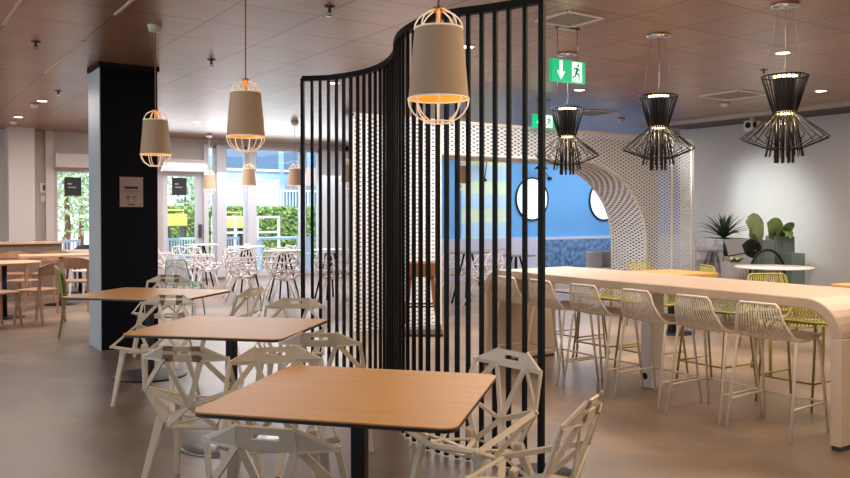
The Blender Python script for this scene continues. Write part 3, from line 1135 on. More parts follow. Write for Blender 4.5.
sp0 = None
for (px_, py_), lab in (((37, 42), 'ceiling sprinkler at the upper left, left of the black pillar'), ((212, 60), 'ceiling sprinkler between the black pillar and middle cage pendant'),
                        ((330, 7), 'ceiling sprinkler at the top of the picture left of the nearest pendant'), ((763, 70), 'ceiling sprinkler beside the nearest black rod pendant'),
                        ((59, 91), 'ceiling sprinkler above the lit downlights on the left')):
    p = P(px_, py_, CEIL)
    if sp0 is None:
        t = thing('sprinkler', lab, 'sprinkler', p, 0, 'ceiling sprinklers')
        m = MB(); m.lathe([(.045, 0), (.045, -.006), (.014, -.012), (.012, -.05), (1e-4, -.052)], 14)
        m.build('body', DGREY, t)
        m = MB(); m.lathe([(1e-4, -.075), (.03, -.078), (.03, -.08), (1e-4, -.081)], 12)
        m.tube([(-.012, 0, -.04), (-.018, 0, -.06), (0, 0, -.077)], .003, 4); m.tube([(.012, 0, -.04), (.018, 0, -.06), (0, 0, -.077)], .003, 4)
        m.build('deflector', STEEL, t)
        sp0 = t
    else:
        dup(sp0, p, 0, lab)

sm0 = None
for (px_, py_), lab in (((35, 104), 'round white smoke detector left of the nearer left downlight'), ((14, 121), 'flat round detector under the far left downlight'),
                        ((724, 103), 'round smoke detector below the right ceiling grille'), ((621, 119), 'small round detector left of the middle black pendant')):
    p = P(px_, py_, CEIL)
    if sm0 is None:
        t = thing('smoke_detector', lab, 'smoke detector', p, 0, 'ceiling smoke detectors')
        MB().lathe([(1e-4, 0), (.075, 0), (.075, -.015), (1e-4, -.016)], 20).build('base', GREY, t)
        MB().lathe([(.055, -.016), (.05, -.05), (.03, -.06), (1e-4, -.061)], 20).build('sensor_head', WHITEP, t)
        sm0 = t
    else:
        dup(sm0, p, 0, lab)

g0 = None
for (px_, py_), lab in (((733, 95), 'white square ceiling air grille between the two right black pendants'), ((569, 19), 'white ceiling air grille near the top, right of the screen'),
                        ((592, 113), 'white ceiling air grille behind the farthest black pendant')):
    p = P(px_, py_, CEIL)
    if g0 is None:
        t = thing('air_grille', lab, 'vent', p, 0, 'ceiling air grilles')
        f = MB()
        w = .33
        for s in (-1, 1):
            f.box(-w, w, s * w - .03, s * w + .03, -.015, 0); f.box(s * w - .03, s * w + .03, -w + .03, w - .03, -.015, 0)
        f.build('frame', WHITEP, t)
        f = MB()
        for i in range(9):
            y = -w + .065 + i * .066
            f.box(-w + .03, w - .03, y - .016, y + .016, -.010, -.003)
        f.build('louvre', GREY, t)
        g0 = t
    else:
        q_ = dup(g0, p, 0, lab); q_.scale = (.6, .6, 1) if py_ < 30 else (.9, .9, 1)

# camera on the right wall
pc = PX(752, 124, 12.3)
t = thing('ceiling_camera', 'small white security camera under the ceiling left of the nearest black pendant', 'camera', pc)
MB().box(-.04, .04, -.04, .04, .055, CEIL - .016 - pc.z).build('bracket', WHITEP, t, .01)
MB().box(-.12, .12, -.10, .10, -.12, .054).build('housing', WHITEP, t, .02)
m = MB(); m.tube([(-.09, -.11, -.03), (-.09, -.095, -.03)], .05, 14); m.tube([(-.135, 0, -.03), (-.115, 0, -.03)], .05, 14)
m.build('lens', BLACK, t)

# ------------------------------------------------------------------ notice on the pillar
nc = PY(131.5, 192, py0)
nt = thing('notice', 'grey paper notice with black markings fixed to the black pillar', 'notice', (nc.x, py0, nc.z))
sw, shh = .125, .165
MB().box(-sw, sw, -.008, -.001, -shh, shh).build('sheet', PAPER, nt)
m = MB()
yy0, yy1 = -.0095, -.0082
m.box(-.075, .07, yy0, yy1, .035, .06)
m.box(-.085, .08, yy0, yy1, .012, .015); m.box(-.085, .08, yy0, yy1, .0, .003)
m.box(-.042, -.034, yy0, yy1, -.105, -.025); m.box(-.06, -.014, yy0, yy1, -.062, -.053)
m.box(.012, .052, yy0, yy1, -.06, -.05); m.box(.02, .04, yy0, yy1, -.09, -.086)
m.box(-.038, .032, yy0, yy1, -.145, -.134)
m.build('printed_marks', INK, nt)


# ------------------------------------------------------------------ blue room
def circ(n, r):
    return [(r * math.cos(2 * PI * i / n), r * math.sin(2 * PI * i / n)) for i in range(n)]


for (px_, py_, lab) in ((531.5, 199, 'round black-rimmed mirror on the blue wall just left of the exit post'), (603, 200.5, 'round black-rimmed mirror on the blue wall half hidden by the mesh arch')):
    c = PY(px_, py_, YB)
    t = thing('round_mirror', lab, 'mirror', (c.x, YB, c.z), 0, 'round mirrors on the blue wall')
    r = .50
    m = MB()
    m.add([(x, -.03, z) for x, z in circ(48, r)], [tuple(range(48))])
    g = m.build('mirror_glass', MIRROR, t)
    m = MB(); m.tube([(x, -.025, z) for x, z in circ(48, r)], .022, 8, closed=True)
    m.build('frame', BLACK, t)

# pale green and white painted panel on the blue wall
ca, cb_ = PY(461, 155, YB), PY(508, 236, YB)
pm = M('painted_bands', (180, 210, 190), .7); tt = NT(pm)
v = tt.coord('Object', (1, 1, 1))
sx = tt.n('ShaderNodeSeparateXYZ'); tt.l(v, sx.inputs[0])
bz = tt.mth('FRACT', tt.mth('MULTIPLY', sx.outputs['Z'], 1.55))
tt.l(tt.ramp(bz, [(0.0, (196, 218, 196)), (0.42, (190, 214, 190)), (0.5, (160, 200, 232)), (0.95, (170, 206, 234))]), tt.b.inputs['Base Color'])
pn = MB().box(ca.x, cb_.x, YB - .02, YB - .001, .92, PY(485, 155, YB).z).build('painted_panel', pm)
tag(pn, 'pale green and light blue banded panel on the blue wall behind the slats', 'wall panel')

for (px_, py_, ex, ey, lab) in ((484, 180, 487, 160.5, 'black swing-arm wall lamp over the banded panel'), (549.5, 178.5, 541, 168, 'black swing-arm wall lamp beside the left round mirror')):
    c = PY(px_, py_, YB); e = PY(ex, ey, YB - .35)
    t = thing('wall_lamp', lab, 'lamp', (c.x, YB, c.z), 0, 'black swing-arm wall lamps')
    m = MB(); m.lathe([(1e-4, -.03), (.06, -.03), (.06, .03), (1e-4, .03)], 16); m.build('wall_mount', BLACK, t)
    m = MB(); m.tube([(0, -.02, 0), (e.x - c.x, e.y - YB, e.z - c.z)], .011, 6); m.build('arm', BLACK, t)
    m = MB(); m.lathe([(.02, .10), (.04, .09), (.17, -.02), (.165, -.02), (.03, .08)], 20, (e.x - c.x, e.y - YB, e.z - c.z)); m.build('lamp_shade', BLACK, t)

# pale bench wall and mirrored blue dado in front of the blue wall
da, db = PY(447, 238, YB), PY(640, 240, YB)
dd = struct(MB().box(XB0, XE, YB - .12, YB, 0, .92).build('trim_10', M('dado_lilac', (176, 182, 206), .6)))
x0, x1 = PY(545, 240, YB - .15).x, PY(622, 240, YB - .15).x
dm = mottled('dado_tiles', (52, 84, 132), (96, 134, 178), 9, .25)
o = MB().box(x0, x1, YB - .16, YB - .125, 0, .86).build('backrest_panel', dm, bevel=.01)
tag(o, 'low dark blue upholstered wall panel under the round mirrors', 'wall panel')
# grey tub chair in front of it
pt = P(604, 268, .5)
pt = PD(605, 15.4)
t = thing('tub_chair', 'light grey tub armchair under the right round mirror', 'armchair', pt, .4)
m = MB()
for i in range(20):
    a0_, a1_ = PI * (1.15 * i / 20 - .08), PI * (1.15 * (i + 1) / 20 - .08)
    q = lambda a, r, z: (r * math.cos(a), r * math.sin(a), z)
    h0 = .76
    m.add([q(a0_, .34, .25), q(a1_, .34, .25), q(a1_, .36, h0), q(a0_, .36, h0)], [(0, 1, 2, 3)], True)
    m.add([q(a0_, .28, .25), q(a1_, .28, .25), q(a1_, .30, h0), q(a0_, .30, h0)], [(0, 1, 2, 3)], True)
    m.add([q(a0_, .30, h0), q(a1_, .30, h0), q(a1_, .36, h0), q(a0_, .36, h0)], [(0, 1, 2, 3)], True)
m.build('backrest', POTG, t)
m = MB(); m.disc(.33, .25, .45, 28); m.build('seat', POTG, t)
for a in (.8, 2.3, 3.9, 5.5):
    m = MB(); m.tube([(.22 * math.cos(a), .22 * math.sin(a), .26), (.28 * math.cos(a), .28 * math.sin(a), 0)], .016, 6); m.build('leg', BLACK, t)


# ------------------------------------------------------------------ white round tables and wire tub chairs
def round_table(label, loc, r=.35, h=.86, leg=BLACK, top=WHITEF, group='white round café tables'):
    t = thing('round_table', label, 'table', loc, 0, group)
    MB().lathe([(1e-4, h - .022), (r - .01, h - .022), (r, h - .012), (r - .002, h), (1e-4, h)], 32).build('tabletop', top, t)
    for i in range(4):
        a = PI / 4 + i * PI / 2
        m = MB(); m.tube([(.06 * math.cos(a), .06 * math.sin(a), h - .022), (.27 * math.cos(a), .27 * math.sin(a), 0)], .017, 6)
        m.build('leg', leg, t)
    return t


def tub_wire(label, loc, rz):
    t = thing('wire_chair', label, 'chair', loc, rz, 'white wire tub chairs')
    bm = bmesh.new(); bmesh.ops.create_icosphere(bm, subdivisions=2, radius=1.0)
    m = MB()
    for e in bm.edges:
        a, b = e.verts[0].co, e.verts[1].co
        ok = all(v.z < .32 - .42 * v.y for v in (a, b))
        if ok:
            f = lambda v: (v.x * .33, v.y * .31, .70 + v.z * .31)
            m.tube([f(a), f(b)], .012, 4, cap=False)
    bm.free()
    m.build('wire_shell', WHITEF, t)
    for sg in (-1, 1):
        for s2 in (-1, 1):
            l = MB(); l.tube([(sg * .10, s2 * .10, .41), (sg * .25, s2 * .25, 0)], .013, 6)
            l.build('leg', WHITEF, t)
    return t


rt0 = None
for (px_, d_, lab) in ((201, 16.6, 'white round table before the second glass door, farthest left'), (246, 15.5, 'white round table before the narrow mullion, among wire chairs'),
                       (284, 13.9, 'white round table before the wide window left of the screen'), (330, 14.2, 'white round table seen through the screen\'s left slats')):
    p = PD(px_, d_)
    if rt0 is None:
        rt0 = round_table(lab, p)
    else:
        dup(rt0, p, random.uniform(0, 1.5), lab)
wc0 = None
tabs = [((201, 16.4), 'farthest left round table', ((-.9, -.3), (-.1, -1), (.95, .2))),
        ((246, 15.4), 'round table by the window mullion', ((-.95, -.25), (.05, -1), (.9, .45))),
        ((284, 13.9), 'round table before the wide window', ((-.9, -.45), (.2, -.98), (-.3, .95))),
        ((330, 14.2), 'round table behind the left slats', ((.2, -.98), (1, .25)))]
side = lambda v: ('left' if v[0] < -.6 else 'right' if v[0] > .6 else 'camera-side' if v[1] < 0 else 'far-side')
for (pp_, lab_, dirs) in tabs:
    c = PD(*pp_)
    for v in dirs:
        n_ = math.hypot(*v)
        w_ = LD(v[0] / n_ * .70, v[1] / n_ * .70)
        p = Vector((c.x + w_.x, c.y + w_.y, 0))
        lab = 'white wire tub chair, %s one at the %s' % (side(v), lab_)
        rz = face(-v[0], -v[1])
        if wc0 is None:
            wc0 = tub_wire(lab, p, rz)
        else:
            dup(wc0, p, rz, lab)
# grey table and chairs in the blue room
t = round_table('pale round table with black leg in the blue room behind the slats', PD(468, 13.4), .36, .86, BLACK, POTG, 'tables in the blue room')
gw = M('wire_grey', (150, 152, 160), .5)
t = round_table('small pale round table in the blue room near the far end of the bar', PD(516, 13.6), .33, .80, BLACK, POTG, 'tables in the blue room')
for (px_, d_, rz, lab) in ((455, 14.15, 2.6, 'white wire tub chair in the blue room nearest the mesh jamb'), (484, 12.85, .6, 'white wire tub chair in the blue room right of the black-legged table'), (497, 14.3, 3.0, 'white wire tub chair in the blue room nearest the bar\'s far end')):
    p = PD(px_, d_)
    dup(wc0, p, rz - A0, lab)

# brown wooden stool behind the slats before the mesh column
pb = PD(421, 10.0)
t = thing('wooden_stool', 'dark brown wooden stool seen through the slats before the mesh column', 'stool', pb, -A0)
MB().prism(rrect(.38, .34, .06), .72, .90).build('seat', WOODB, t, .02, 2)
for sg in (-1, 1):
    for s2 in (-1, 1):
        m = MB()
        m.bar((sg * .14, s2 * .12, .72), (sg * .16, s2 * .14, .45), .05, .04, (0, 1, 0)); m.bar((sg * .16, s2 * .14, .46), (sg * .24, s2 * .18, 0), .05, .04, (0, 1, 0), .04, .035)
        m.build('leg', WOODB, t)
m = MB()
for s2 in (-1, 1):
    m.tube([(-.18, s2 * .15, .36), (.18, s2 * .15, .36)], .012, 6)
m.build('footrest', BLACK, t)
MB().box(-.27, .27, -.21, .21, 0, .03).build('base_plate', DARKEDGE, t)


# ------------------------------------------------------------------ left dining corner
def wood_table(label, loc, rz, w, h, z=.78, round_=False):
    t = thing('wooden_table', label, 'table', loc, rz, 'light wooden tables on the left')
    if round_:
        MB().lathe([(1e-4, z - .028), (w / 2 - .02, z - .028), (w / 2, z - .012), (w / 2, z), (1e-4, z)], 36).build('tabletop', WOODL, t)
    else:
        MB().prism(rrect(w, h, .04), z - .028, z).build('tabletop', WOODL, t)
    m = MB(); m.tube([(0, 0, .018), (0, 0, z - .029)], .035, 12); m.build('column', BLACK, t)
    MB().lathe([(1e-4, 0), (.27, 0), (.27, .008), (.05, .018), (1e-4, .018)], 32).build('base_plate', BLACK, t)
    return t


wood_table('light round wooden table at the left picture edge', PD(4, 11.6), 0, .95, .95, .80, True)
wood_table('long light wooden table left of the black pillar, behind the edge table', PD(61, 13.3), -.1, 1.25, .7, .82)
wood_table('pale table by the glass door left of the black pillar, farthest', PD(80, 15.3), .1, .7, .7, .80)


def wood_chair(label, loc, rz, mat, group='wooden chairs on the left', solid=False):
    t = thing('wooden_chair', label, 'chair', loc, rz, group)
    MB().prism(rrect(.44, .43, .08), .445, .47).build('seat', mat, t, .006)
    for sg in (-1, 1):
        m = MB(); m.bar((sg * .19, .17, .445), (sg * .21, .21, 0), .036, .036, (0, 1, 0), .024, .024); m.build('leg', mat, t)
        m = MB(); m.bar((sg * .205, -.20, .70), (sg * .21, -.18, .44), .03, .036, (0, 1, 0), .036, .036); m.bar((sg * .21, -.18, .45), (sg * .22, -.25, 0), .036, .036, (0, 1, 0), .024, .024); m.build('leg', mat, t)
    m = MB()
    n = 10
    z0, z1 = (.54, .86) if solid else (.66, .83)
    for i in range(n):
        def q(u, z, o):
            x = -.235 + .47 * u
            y = -.19 - .07 * (1 - (2 * u - 1) ** 2) - o - .12 * (z - .66)
            return (x, y, z)
        u0, u1 = i / n, (i + 1) / n
        e = lambda u, top: (z1 - (z1 - z0) * .28 * abs(2 * u - 1) ** 3) if top else z0
        for o in (0, .022):
            m.add([q(u0, z0, o), q(u1, z0, o), q(u1, e(u1, 1), o), q(u0, e(u0, 1), o)], [(0, 1, 2, 3)], True)
        m.add([q(u0, e(u0, 1), 0), q(u1, e(u1, 1), 0), q(u1, e(u1, 1), .022), q(u0, e(u0, 1), .022)], [(0, 1, 2, 3)], True)
        m.add([q(u0, z0, 0), q(u1, z0, 0), q(u1, z0, .022), q(u0, z0, .022)], [(0, 1, 2, 3)], True)
    m.build('backrest', mat, t)
    return t


wch = wood_chair('brown wooden chair nearest the pillar, side-on at the left edge table', PD(38, 11.0), face(-1, .25), WOODC)
for (px_, d_, f, lab) in ((-4, 10.6, (.5, .9), 'brown wooden chair cut off by the left picture edge'),
                          (22, 12.5, (.2, 1), 'wooden chair between the edge table and the long table'),
                          (76, 12.45, (-.2, 1), 'wooden chair with its back to the camera, touching the pillar\'s left outline'),
                          (12, 13.9, (.3, -1), 'wooden chair facing the camera beyond the left edge table'),
                          (47, 14.0, (.0, -1), 'wooden chair facing the camera beyond the long table')):
    dup(wch, PD(px_, d_), face(*f), lab)
wood_chair('yellow-green chair with a solid back just left of the black pillar', PD(81, 9.95), face(1, .42), OLIVE, 'yellow-green chair', True)
# long wooden counter
ca = PD(-25, 14.2); cb_ = PD(62, 15.0)
ct = thing('counter', 'long low wooden counter running along the far left wall', 'counter', (ca.x, ca.y, 0), math.atan2(cb_.y - ca.y, cb_.x - ca.x))
L = (cb_ - ca).length
MB().box(0, L, -.2, .2, .94, .98).build('counter_top', WOODL, ct, .004)
MB().box(.03, L - .03, -.15, .15, 0, .939).build('front_panel', M('counter_panel', (120, 100, 90), .6), ct)
# dark chair back at the far table
wood_chair('dark chair behind the farthest pale table by the glass door', PD(81, 16.1), face(0, -1), DGREY, 'dark chair by the door', True)
# white chair
wood_chair('white chair at the farthest pale table, left of the black pillar', PD(88, 14.7), face(.1, 1), WHITEF, 'white chair left of the pillar')
# mint chair
wire_seat('slatted_chair', 'mint slatted chair between the black pillar and the wire chairs', 'chair', PD(183, 11.8), face(.1, 1), 'mint chair', MINT, .47, True, False, .36, 17)


# ------------------------------------------------------------------ behind the bar
def low_table(label, loc, rz, w, h):
    t = thing('wooden_table', label, 'table', loc, rz, 'wooden tables behind the bar')
    MB().prism(rrect(w, h, .04), .735, .76).build('tabletop', TOPWOOD, t)
    MB().box(-.035, .035, -.035, .035, .02, .734).build('column', BLACK, t)
    MB().lathe([(1e-4, 0), (.28, 0), (.28, .01), (1e-4, .018)], 30).build('base_plate', BLACK, t)
    return t


low_table('wooden table behind the near end of the bar, at the right picture edge', LD(5.0, 8.35), -.15, 1.3, .85)
low_table('wooden table behind the bar in front of the mesh panel\'s right edge', LD(3.1, 10.15), -.1, .8, .8)
yc = wire_seat('slatted_chair', 'yellow slatted chair behind the bar below the white round table', 'chair', LD(3.85, 8.8), face(.1, -1), 'yellow slatted chairs behind the bar', STOOLY, .46, True, False, .36)
dup(yc, LD(2.95, 11.0), face(-.1, -1), 'yellow slatted chair before the mesh panel beside the arch')
yc.scale = (1.45, 1, 1)
dup(yc, LD(3.5, 7.6), face(0.05, 1), 'yellow slatted chair close behind the bar at its near end')
dup(yc, LD(3.9, 10.5), face(1, .1), 'yellow slatted chair beside the mirror-finish planter')
wt = round_table('large thin white round table before the planters', LD(4.7, 10.9), .50, .78, WHITEF, WHITEF, 'white table by the planters')
# black hoop chair
hc = LD(5.0, 11.6)
t = thing('hoop_chair', 'chair with a black hoop back behind the large white round table', 'chair', hc, face(0, -1))
m = MB(); m.disc(.22, .44, .47, 24); m.build('seat', BLACK, t)
m = MB(); m.tube([(.25 * math.cos(PI * i / 14), -.22, .62 + .34 * math.sin(PI * i / 14)) for i in range(15)], .018, 8)
m.tube([(-.25, -.22, .62), (-.2, -.15, .45)], .018, 8); m.tube([(.25, -.22, .62), (.2, -.15, .45)], .018, 8)
m.build('backrest', BLACK, t)
for sg in (-1, 1):
    for s2 in (-1, 1):
        m = MB(); m.tube([(sg * .15, s2 * .15, .45), (sg * .22, s2 * .22, 0)], .013, 6); m.build('leg', BLACK, t)

# planters
PDM = 12.6
mp_ = PD(724, PDM)
mz = zat(238, PDM)
t = thing('mirror_planter', 'tall mirror-finish square planter holding a spiky aloe', 'planter', mp_, -A0 + .42)
w = .30
m = MB()
for a in (0, 1, 2, 3):
    c_, s_ = math.cos(a * PI / 2), math.sin(a * PI / 2)
    m.obox((c_ * (w - .01), s_ * (w - .01), mz / 2), (.01 * c_, .01 * s_, 0), (-s_ * w, c_ * w, 0), (0, 0, mz / 2))
m.build('planter_box', CHROME, t, .006)
MB().box(-w + .025, w - .025, -w + .025, w - .025, mz - .06, mz - .02).build('soil', SOIL, t)
al = MB()
for i in range(34):
    a = 2 * PI * i * .381966
    el = .42 + 1.0 * (i / 34)
    L_ = random.uniform(.44, .58) * (1.0 if i < 24 else .8)
    pts_ = []
    for k in range(7):
        u = k / 6
        e2 = el - .35 * u * u * (1 - i / 40)
        pts_.append((math.cos(a) * L_ * u * math.cos(e2), math.sin(a) * L_ * u * math.cos(e2), L_ * u * math.sin(e2)))
    al.leaf(pts_, .036, (0, 0, 1), .5, lambda u: (1 - u) ** .8)
tag(al.build('aloe_plant', ALOE, None, loc=(mp_.x, mp_.y, mz + .0), rz=0), 'dark spiky aloe plant spreading over the mirror-finish planter', 'plant')


def flat_planter(label, px_, d_, wpx, top):
    p = PD(px_, d_); h = zat(top, d_); w_ = wpx * d_ / FPX / 2
    t = thing('planter', label, 'planter', p, -A0, 'grey-green planters by the right wall')
    m = MB()
    for a, hw_, hd in ((0, w_, .2), (1, w_, .2)):
        pass
    m.box(-w_, w_, -.2, -.18, 0, h); m.box(-w_, w_, .18, .2, 0, h); m.box(-w_, -w_ + .02, -.18, .18, 0, h); m.box(w_ - .02, w_, -.18, .18, 0, h)
    m.build('planter_box', PLANTERG, t, .005)
    MB().box(-w_ + .02, w_ - .02, -.18, .18, h - .07, h - .04).build('soil', SOIL, t)
    return p, h


pA, hA = flat_planter('grey-green planter just right of the mirror-finish planter', 761, 13.0, 17, 240)
pB, hB = flat_planter('tall grey-green planter with broad upright leaves', 780, 13.4, 19, 236)
pC, hC = flat_planter('low grey-green planter at the right end of the planter group', 793, 12.6, 13, 253)


def broad(m, base, tip, w, side=(0, 0, 1), sag=.0):
    b, tpt = Vector(base), Vector(tip)
    pts_ = []
    for k in range(8):
        u = k / 7
        q = b.lerp(tpt, u); q.z += sag * math.sin(u * PI)
        pts_.append(q)
    m.leaf(pts_, w, side, .2, lambda u: max(0.02, math.sin(min(1, u * 1.02) * PI) ** .6) if u > .02 else .03)


m = MB()
fw = -FWD
a_ = PD(753, 12.4, zat(228, 12.4)); b_ = PD(768, 12.3, zat(241, 12.3)); 
broad(m, PD(760, 13.0, hA - .035), PD(745, 12.3, zat(222, 12.3)), .17, fw, .12)
broad(m, PD(762, 13.0, hA - .035), PD(752, 12.3, zat(232, 12.3)), .09, fw, .10)
o = m.build('broad_leaf_plant', LEAFP); tag(o, 'pale broad leaf plant leaning left over the grey-green planter', 'plant')
m = MB()
broad(m, PD(779, 13.4, hB - .03), PD(767, 13.0, zat(223, 13.0)), .17, fw, .05)
broad(m, PD(780, 13.4, hB - .03), PD(787, 13.0, zat(223, 13.0)), .17, fw, .05)
broad(m, PD(780, 13.4, hB - .03), PD(776, 12.9, zat(229, 12.9)), .11, fw, .02)
broad(m, PD(781, 13.4, hB - .03), PD(791, 13.0, zat(239, 13.0)), .10, fw, .12)
o = m.build('broad_leaf_plant', LEAFG); tag(o, 'green broad leaf plant standing upright in the tall planter', 'plant')
m = MB()
for (dx, dy, w_) in ((-7, 4, .11), (-3, 0, .1), (4, 3, .1), (0, 9, .09), (8, 8, .07)):
    broad(m, PD(756, 12.1, zat(258, 12.1)), PD(749 + dx, 12.0, zat(241 + dy, 12.0)), w_, fw, .05)
m.tube([PD(756, 12.1, zat(258, 12.1)), PD(761, 12.95, hA - .04)], .01, 5)
o = m.build('dark_leaf_plant', LEAFD); tag(o, 'almost black leafy plant between the mirror planter and the grey-green one', 'plant')
# ribbed grey pot with small plant
pp = PD(735, 11.75); hz = zat(262, 11.75)
t = thing('ribbed_pot', 'wide ribbed grey pot in front of the mirror-finish planter', 'pot', pp)
m = MB()
n = 48
prof = [(.14, 0), (.17, .2), (.19, hz), (.175, hz), (.16, hz - .08)]
vs, fs = [], []
for (r, z) in prof:
    for k in range(n):
        rr = r + (.006 if k % 2 else -.004)
        vs.append((rr * math.cos(2 * PI * k / n), rr * math.sin(2 * PI * k / n), z))
for i in range(len(prof) - 1):
    for k in range(n):
        fs.append((i * n + k, i * n + (k + 1) % n, (i + 1) * n + (k + 1) % n, (i + 1) * n + k))
m.add(vs, fs); m.build('pot_body', POTG, t)
MB().disc(.155, hz - .09, hz - .07, 24).build('soil', SOIL, t)
m = MB()
for i in range(16):
    a = i * 2.4
    L_ = random.uniform(.14, .26)
    m.leaf([(math.cos(a) * L_ * u * .7, math.sin(a) * L_ * u * .7, L_ * (u - .4 * u * u)) for u in (0, .25, .5, .75, 1)], .03, (0, 0, 1), .3, lambda u: math.sin(.1 + u * 2.9))
o = m.build('leafy_plant', LEAFG, None, loc=(pp.x, pp.y, hz - .07)); tag(o, 'small green leafy plant in the ribbed grey pot', 'plant')
# fern like plant at the foot of the planter
pf = PD(702, 12.0)
m = MB()
for i in range(18):
    a = i * 2.4
    L_ = random.uniform(.18, .27)
    m.leaf([(math.cos(a) * L_ * u, math.sin(a) * L_ * u, .48 + L_ * (.7 * u - .8 * u * u)) for u in (0, .25, .5, .75, 1)], .03, (0, 0, 1), .3, lambda u: math.sin(.1 + u * 2.9))
t = thing('fern', 'dark fern in a low pot at the mirror planter\'s left foot', 'plant', pf)
m.build('fronds', ALOE, t)
m = MB(); m.lathe([(1e-4, 0), (.13, 0), (.16, .47), (1e-4, .48)], 24); m.build('pot', PLANTERG, t)

# ------------------------------------------------------------------ outside the windows
GR = M('paving_out', (190, 188, 186), .8)
struct(MB().box(-30, 40, YW + .25, 60, -.15, -.02).build('ground_outside', GR))
HEDGE = mottled('hedge_green', (84, 112, 56), (158, 180, 104), 6, .8)
# hedge of leaf blades
h0, h1 = PY(256, 222, 24.0), PY(330, 222, 24.0)
zt_ = PY(275, 208, 24.0).z; 
hm = MB(); hm.box(h0.x - 3.2, h1.x + .8, 24.1, 24.9, 0, zt_ - .08)
rr_ = random.Random(3)
for i in range(5200):
    x = rr_.uniform(h0.x - 3.2, h1.x + .8)
    if rr_.random() < .5:
        y, z = 24.08 - rr_.random() * .08, rr_.uniform(.05, zt_)
    else:
        y, z = rr_.uniform(24.1, 24.9), zt_ - .08 + rr_.random() * .12
    s_ = rr_.uniform(.05, .09)
    u = Vector((rr_.uniform(-1, 1), rr_.uniform(-1, 1), rr_.uniform(-1, 1))).normalized() * s_
    w_ = u.orthogonal().normalized() * s_ * .6
    c_ = Vector((x, y, z))
    hm.add([c_ - u, c_ + w_, c_ + u, c_ - w_], [(0, 1, 2, 3)])
tag(stuff(hm.build('hedge', HEDGE)), 'clipped green hedge outside the windows', 'hedge')
# white boundary panels
WPAN = M('white_panel', (236, 238, 240), .6)
a_, b_ = PY(212, 200, 27.0), PY(279, 200, 27.0)
zt2, zb2 = PY(260, 181, 27.0).z, 0
o = thing('boundary_wall', 'white solid boundary wall outside beyond the hedge', 'wall', (a_.x, 27, 0))
MB().box(0, b_.x - a_.x, 0, .12, 0, zt2).build('panel', WPAN, o)
MB().box(-.02, b_.x - a_.x + .02, -.03, .15, zt2, zt2 + .05).build('coping', WHITEP, o)
c_ = PY(340, 195, 27.0)
zr = PY(300, 192, 27.0).z
o = thing('railing', 'pale railing with thin bars outside, right of the white wall', 'railing', (b_.x + .05, 27, 0))
Lr = c_.x - b_.x
m = MB()
for i in range(int(Lr / .12)):
    m.box(i * .12, i * .12 + .035, 0, .03, .1, zr)
m.build('bars', M('rail_pale', (206, 216, 226), .5), o)
m = MB(); m.box(0, Lr, -.02, .05, zr, zr + .07); m.box(0, Lr, -.02, .05, .05, .12); m.build('rails', WHITEP, o)
# white low terrace frame in front of the hedge
fa, fb = PY(257, 216, 21.5), PY(280, 233, 21.5)
o = thing('terrace_barrier', 'white open terrace barrier outside in front of the hedge', 'barrier', (fa.x - 1.3, 21.5, 0))
W_ = fb.x - fa.x + 1.3
zf = fa.z
m = MB(); m.box(0, W_, 0, .05, zf - .06, zf); m.box(0, W_, 0, .05, fb.z, fb.z + .06); m.build('rails', WHITEP, o)
for k in range(4):
    x = (W_ - .06) * k / 3
    MB().box(x, x + .06, -.01, .06, 0, zf - .061).build('post', WHITEP, o)
# yellow crates / carts
YEL = M('yellow_plastic', (236, 224, 110), .5)
YELR = M('yellow_frame', (226, 206, 90), .5)
for (pa, pb, ya, yb, Y_, lab) in ((228, 243, 216, 228, 22.3, 'bright yellow cart outside the window by the mullion'), (165, 185, 214, 226, 20.9, 'bright yellow cart seen through the second glass door')):
    a_, b_ = PY(pa, ya, Y_), PY(pb, yb, Y_)
    o = thing('yellow_cart', lab, 'cart', ((a_.x + b_.x) / 2, Y_, 0), 0, 'yellow carts outside')
    w_ = (b_.x - a_.x) / 2
    MB().box(-w_, w_, -.2, .2, b_.z, a_.z).build('bin', YEL, o, .02)
    for sx_ in (-1, 1):
        m = MB(); m.box(sx_ * w_ * .8 - .03, sx_ * w_ * .8 + .03, -.18, .18, 0, b_.z - .001); m.build('leg', DGREY, o)
    m = MB(); m.tube([(-w_, .2, a_.z), (-w_ * 1.2, .25, a_.z + .1), (w_ * 1.2, .25, a_.z + .1), (w_, .2, a_.z)], .02, 6); m.build('handle', YELR, o)
# metal terrace chairs outside door 2
BLU = M('terrace_blue', (190, 206, 222), .5)
for (px_, Y_, lab) in ((174, 19.3, 'pale blue terrace chair outside the second glass door'), (190, 19.6, 'pale blue terrace chair at the hinge side outside the second door'), (72, 19.4, 'pale blue terrace chair outside the glass door left of the pillar'),
                       (234, 19.4, 'pale blue terrace chair outside below the yellow cart'), (308, 19.0, 'pale blue terrace chair outside behind the screen\'s left slats')):
    c_ = PY(px_, 240, Y_)
    o = thing('terrace_chair', lab, 'chair', (c_.x, Y_, 0), 0, 'terrace chairs outside')
    MB().box(-.22, .22, -.22, .22, .43, .46).build('seat', BLU, o)
    m = MB()
    for i in range(7):
        x = -.2 + i * .4 / 6
        m.box(x - .012, x + .012, .2, .22, .46, .86)
    m.box(-.22, .22, .195, .225, .84, .9); m.build('backrest', BLU, o)
    for sx_ in (-1, 1):
        for sy_ in (-1, 1):
            MB().box(sx_ * .2 - .015, sx_ * .2 + .015, sy_ * .2 - .015, sy_ * .2 + .015, 0, .429).build('leg', BLU, o)
tb = PY(283, 235, 20.0)
o = thing('terrace_table', 'long pale blue terrace table outside the wide window', 'table', (tb.x, 20.0, 0))
MB().box(-.8, .8, -.3, .3, .80, .86).build('tabletop', BLU, o)
for sx_ in (-1, 1):
    MB().box(sx_ * .7 - .03, sx_ * .7 + .03, -.25, .25, 0, .799).build('leg', BLU, o)
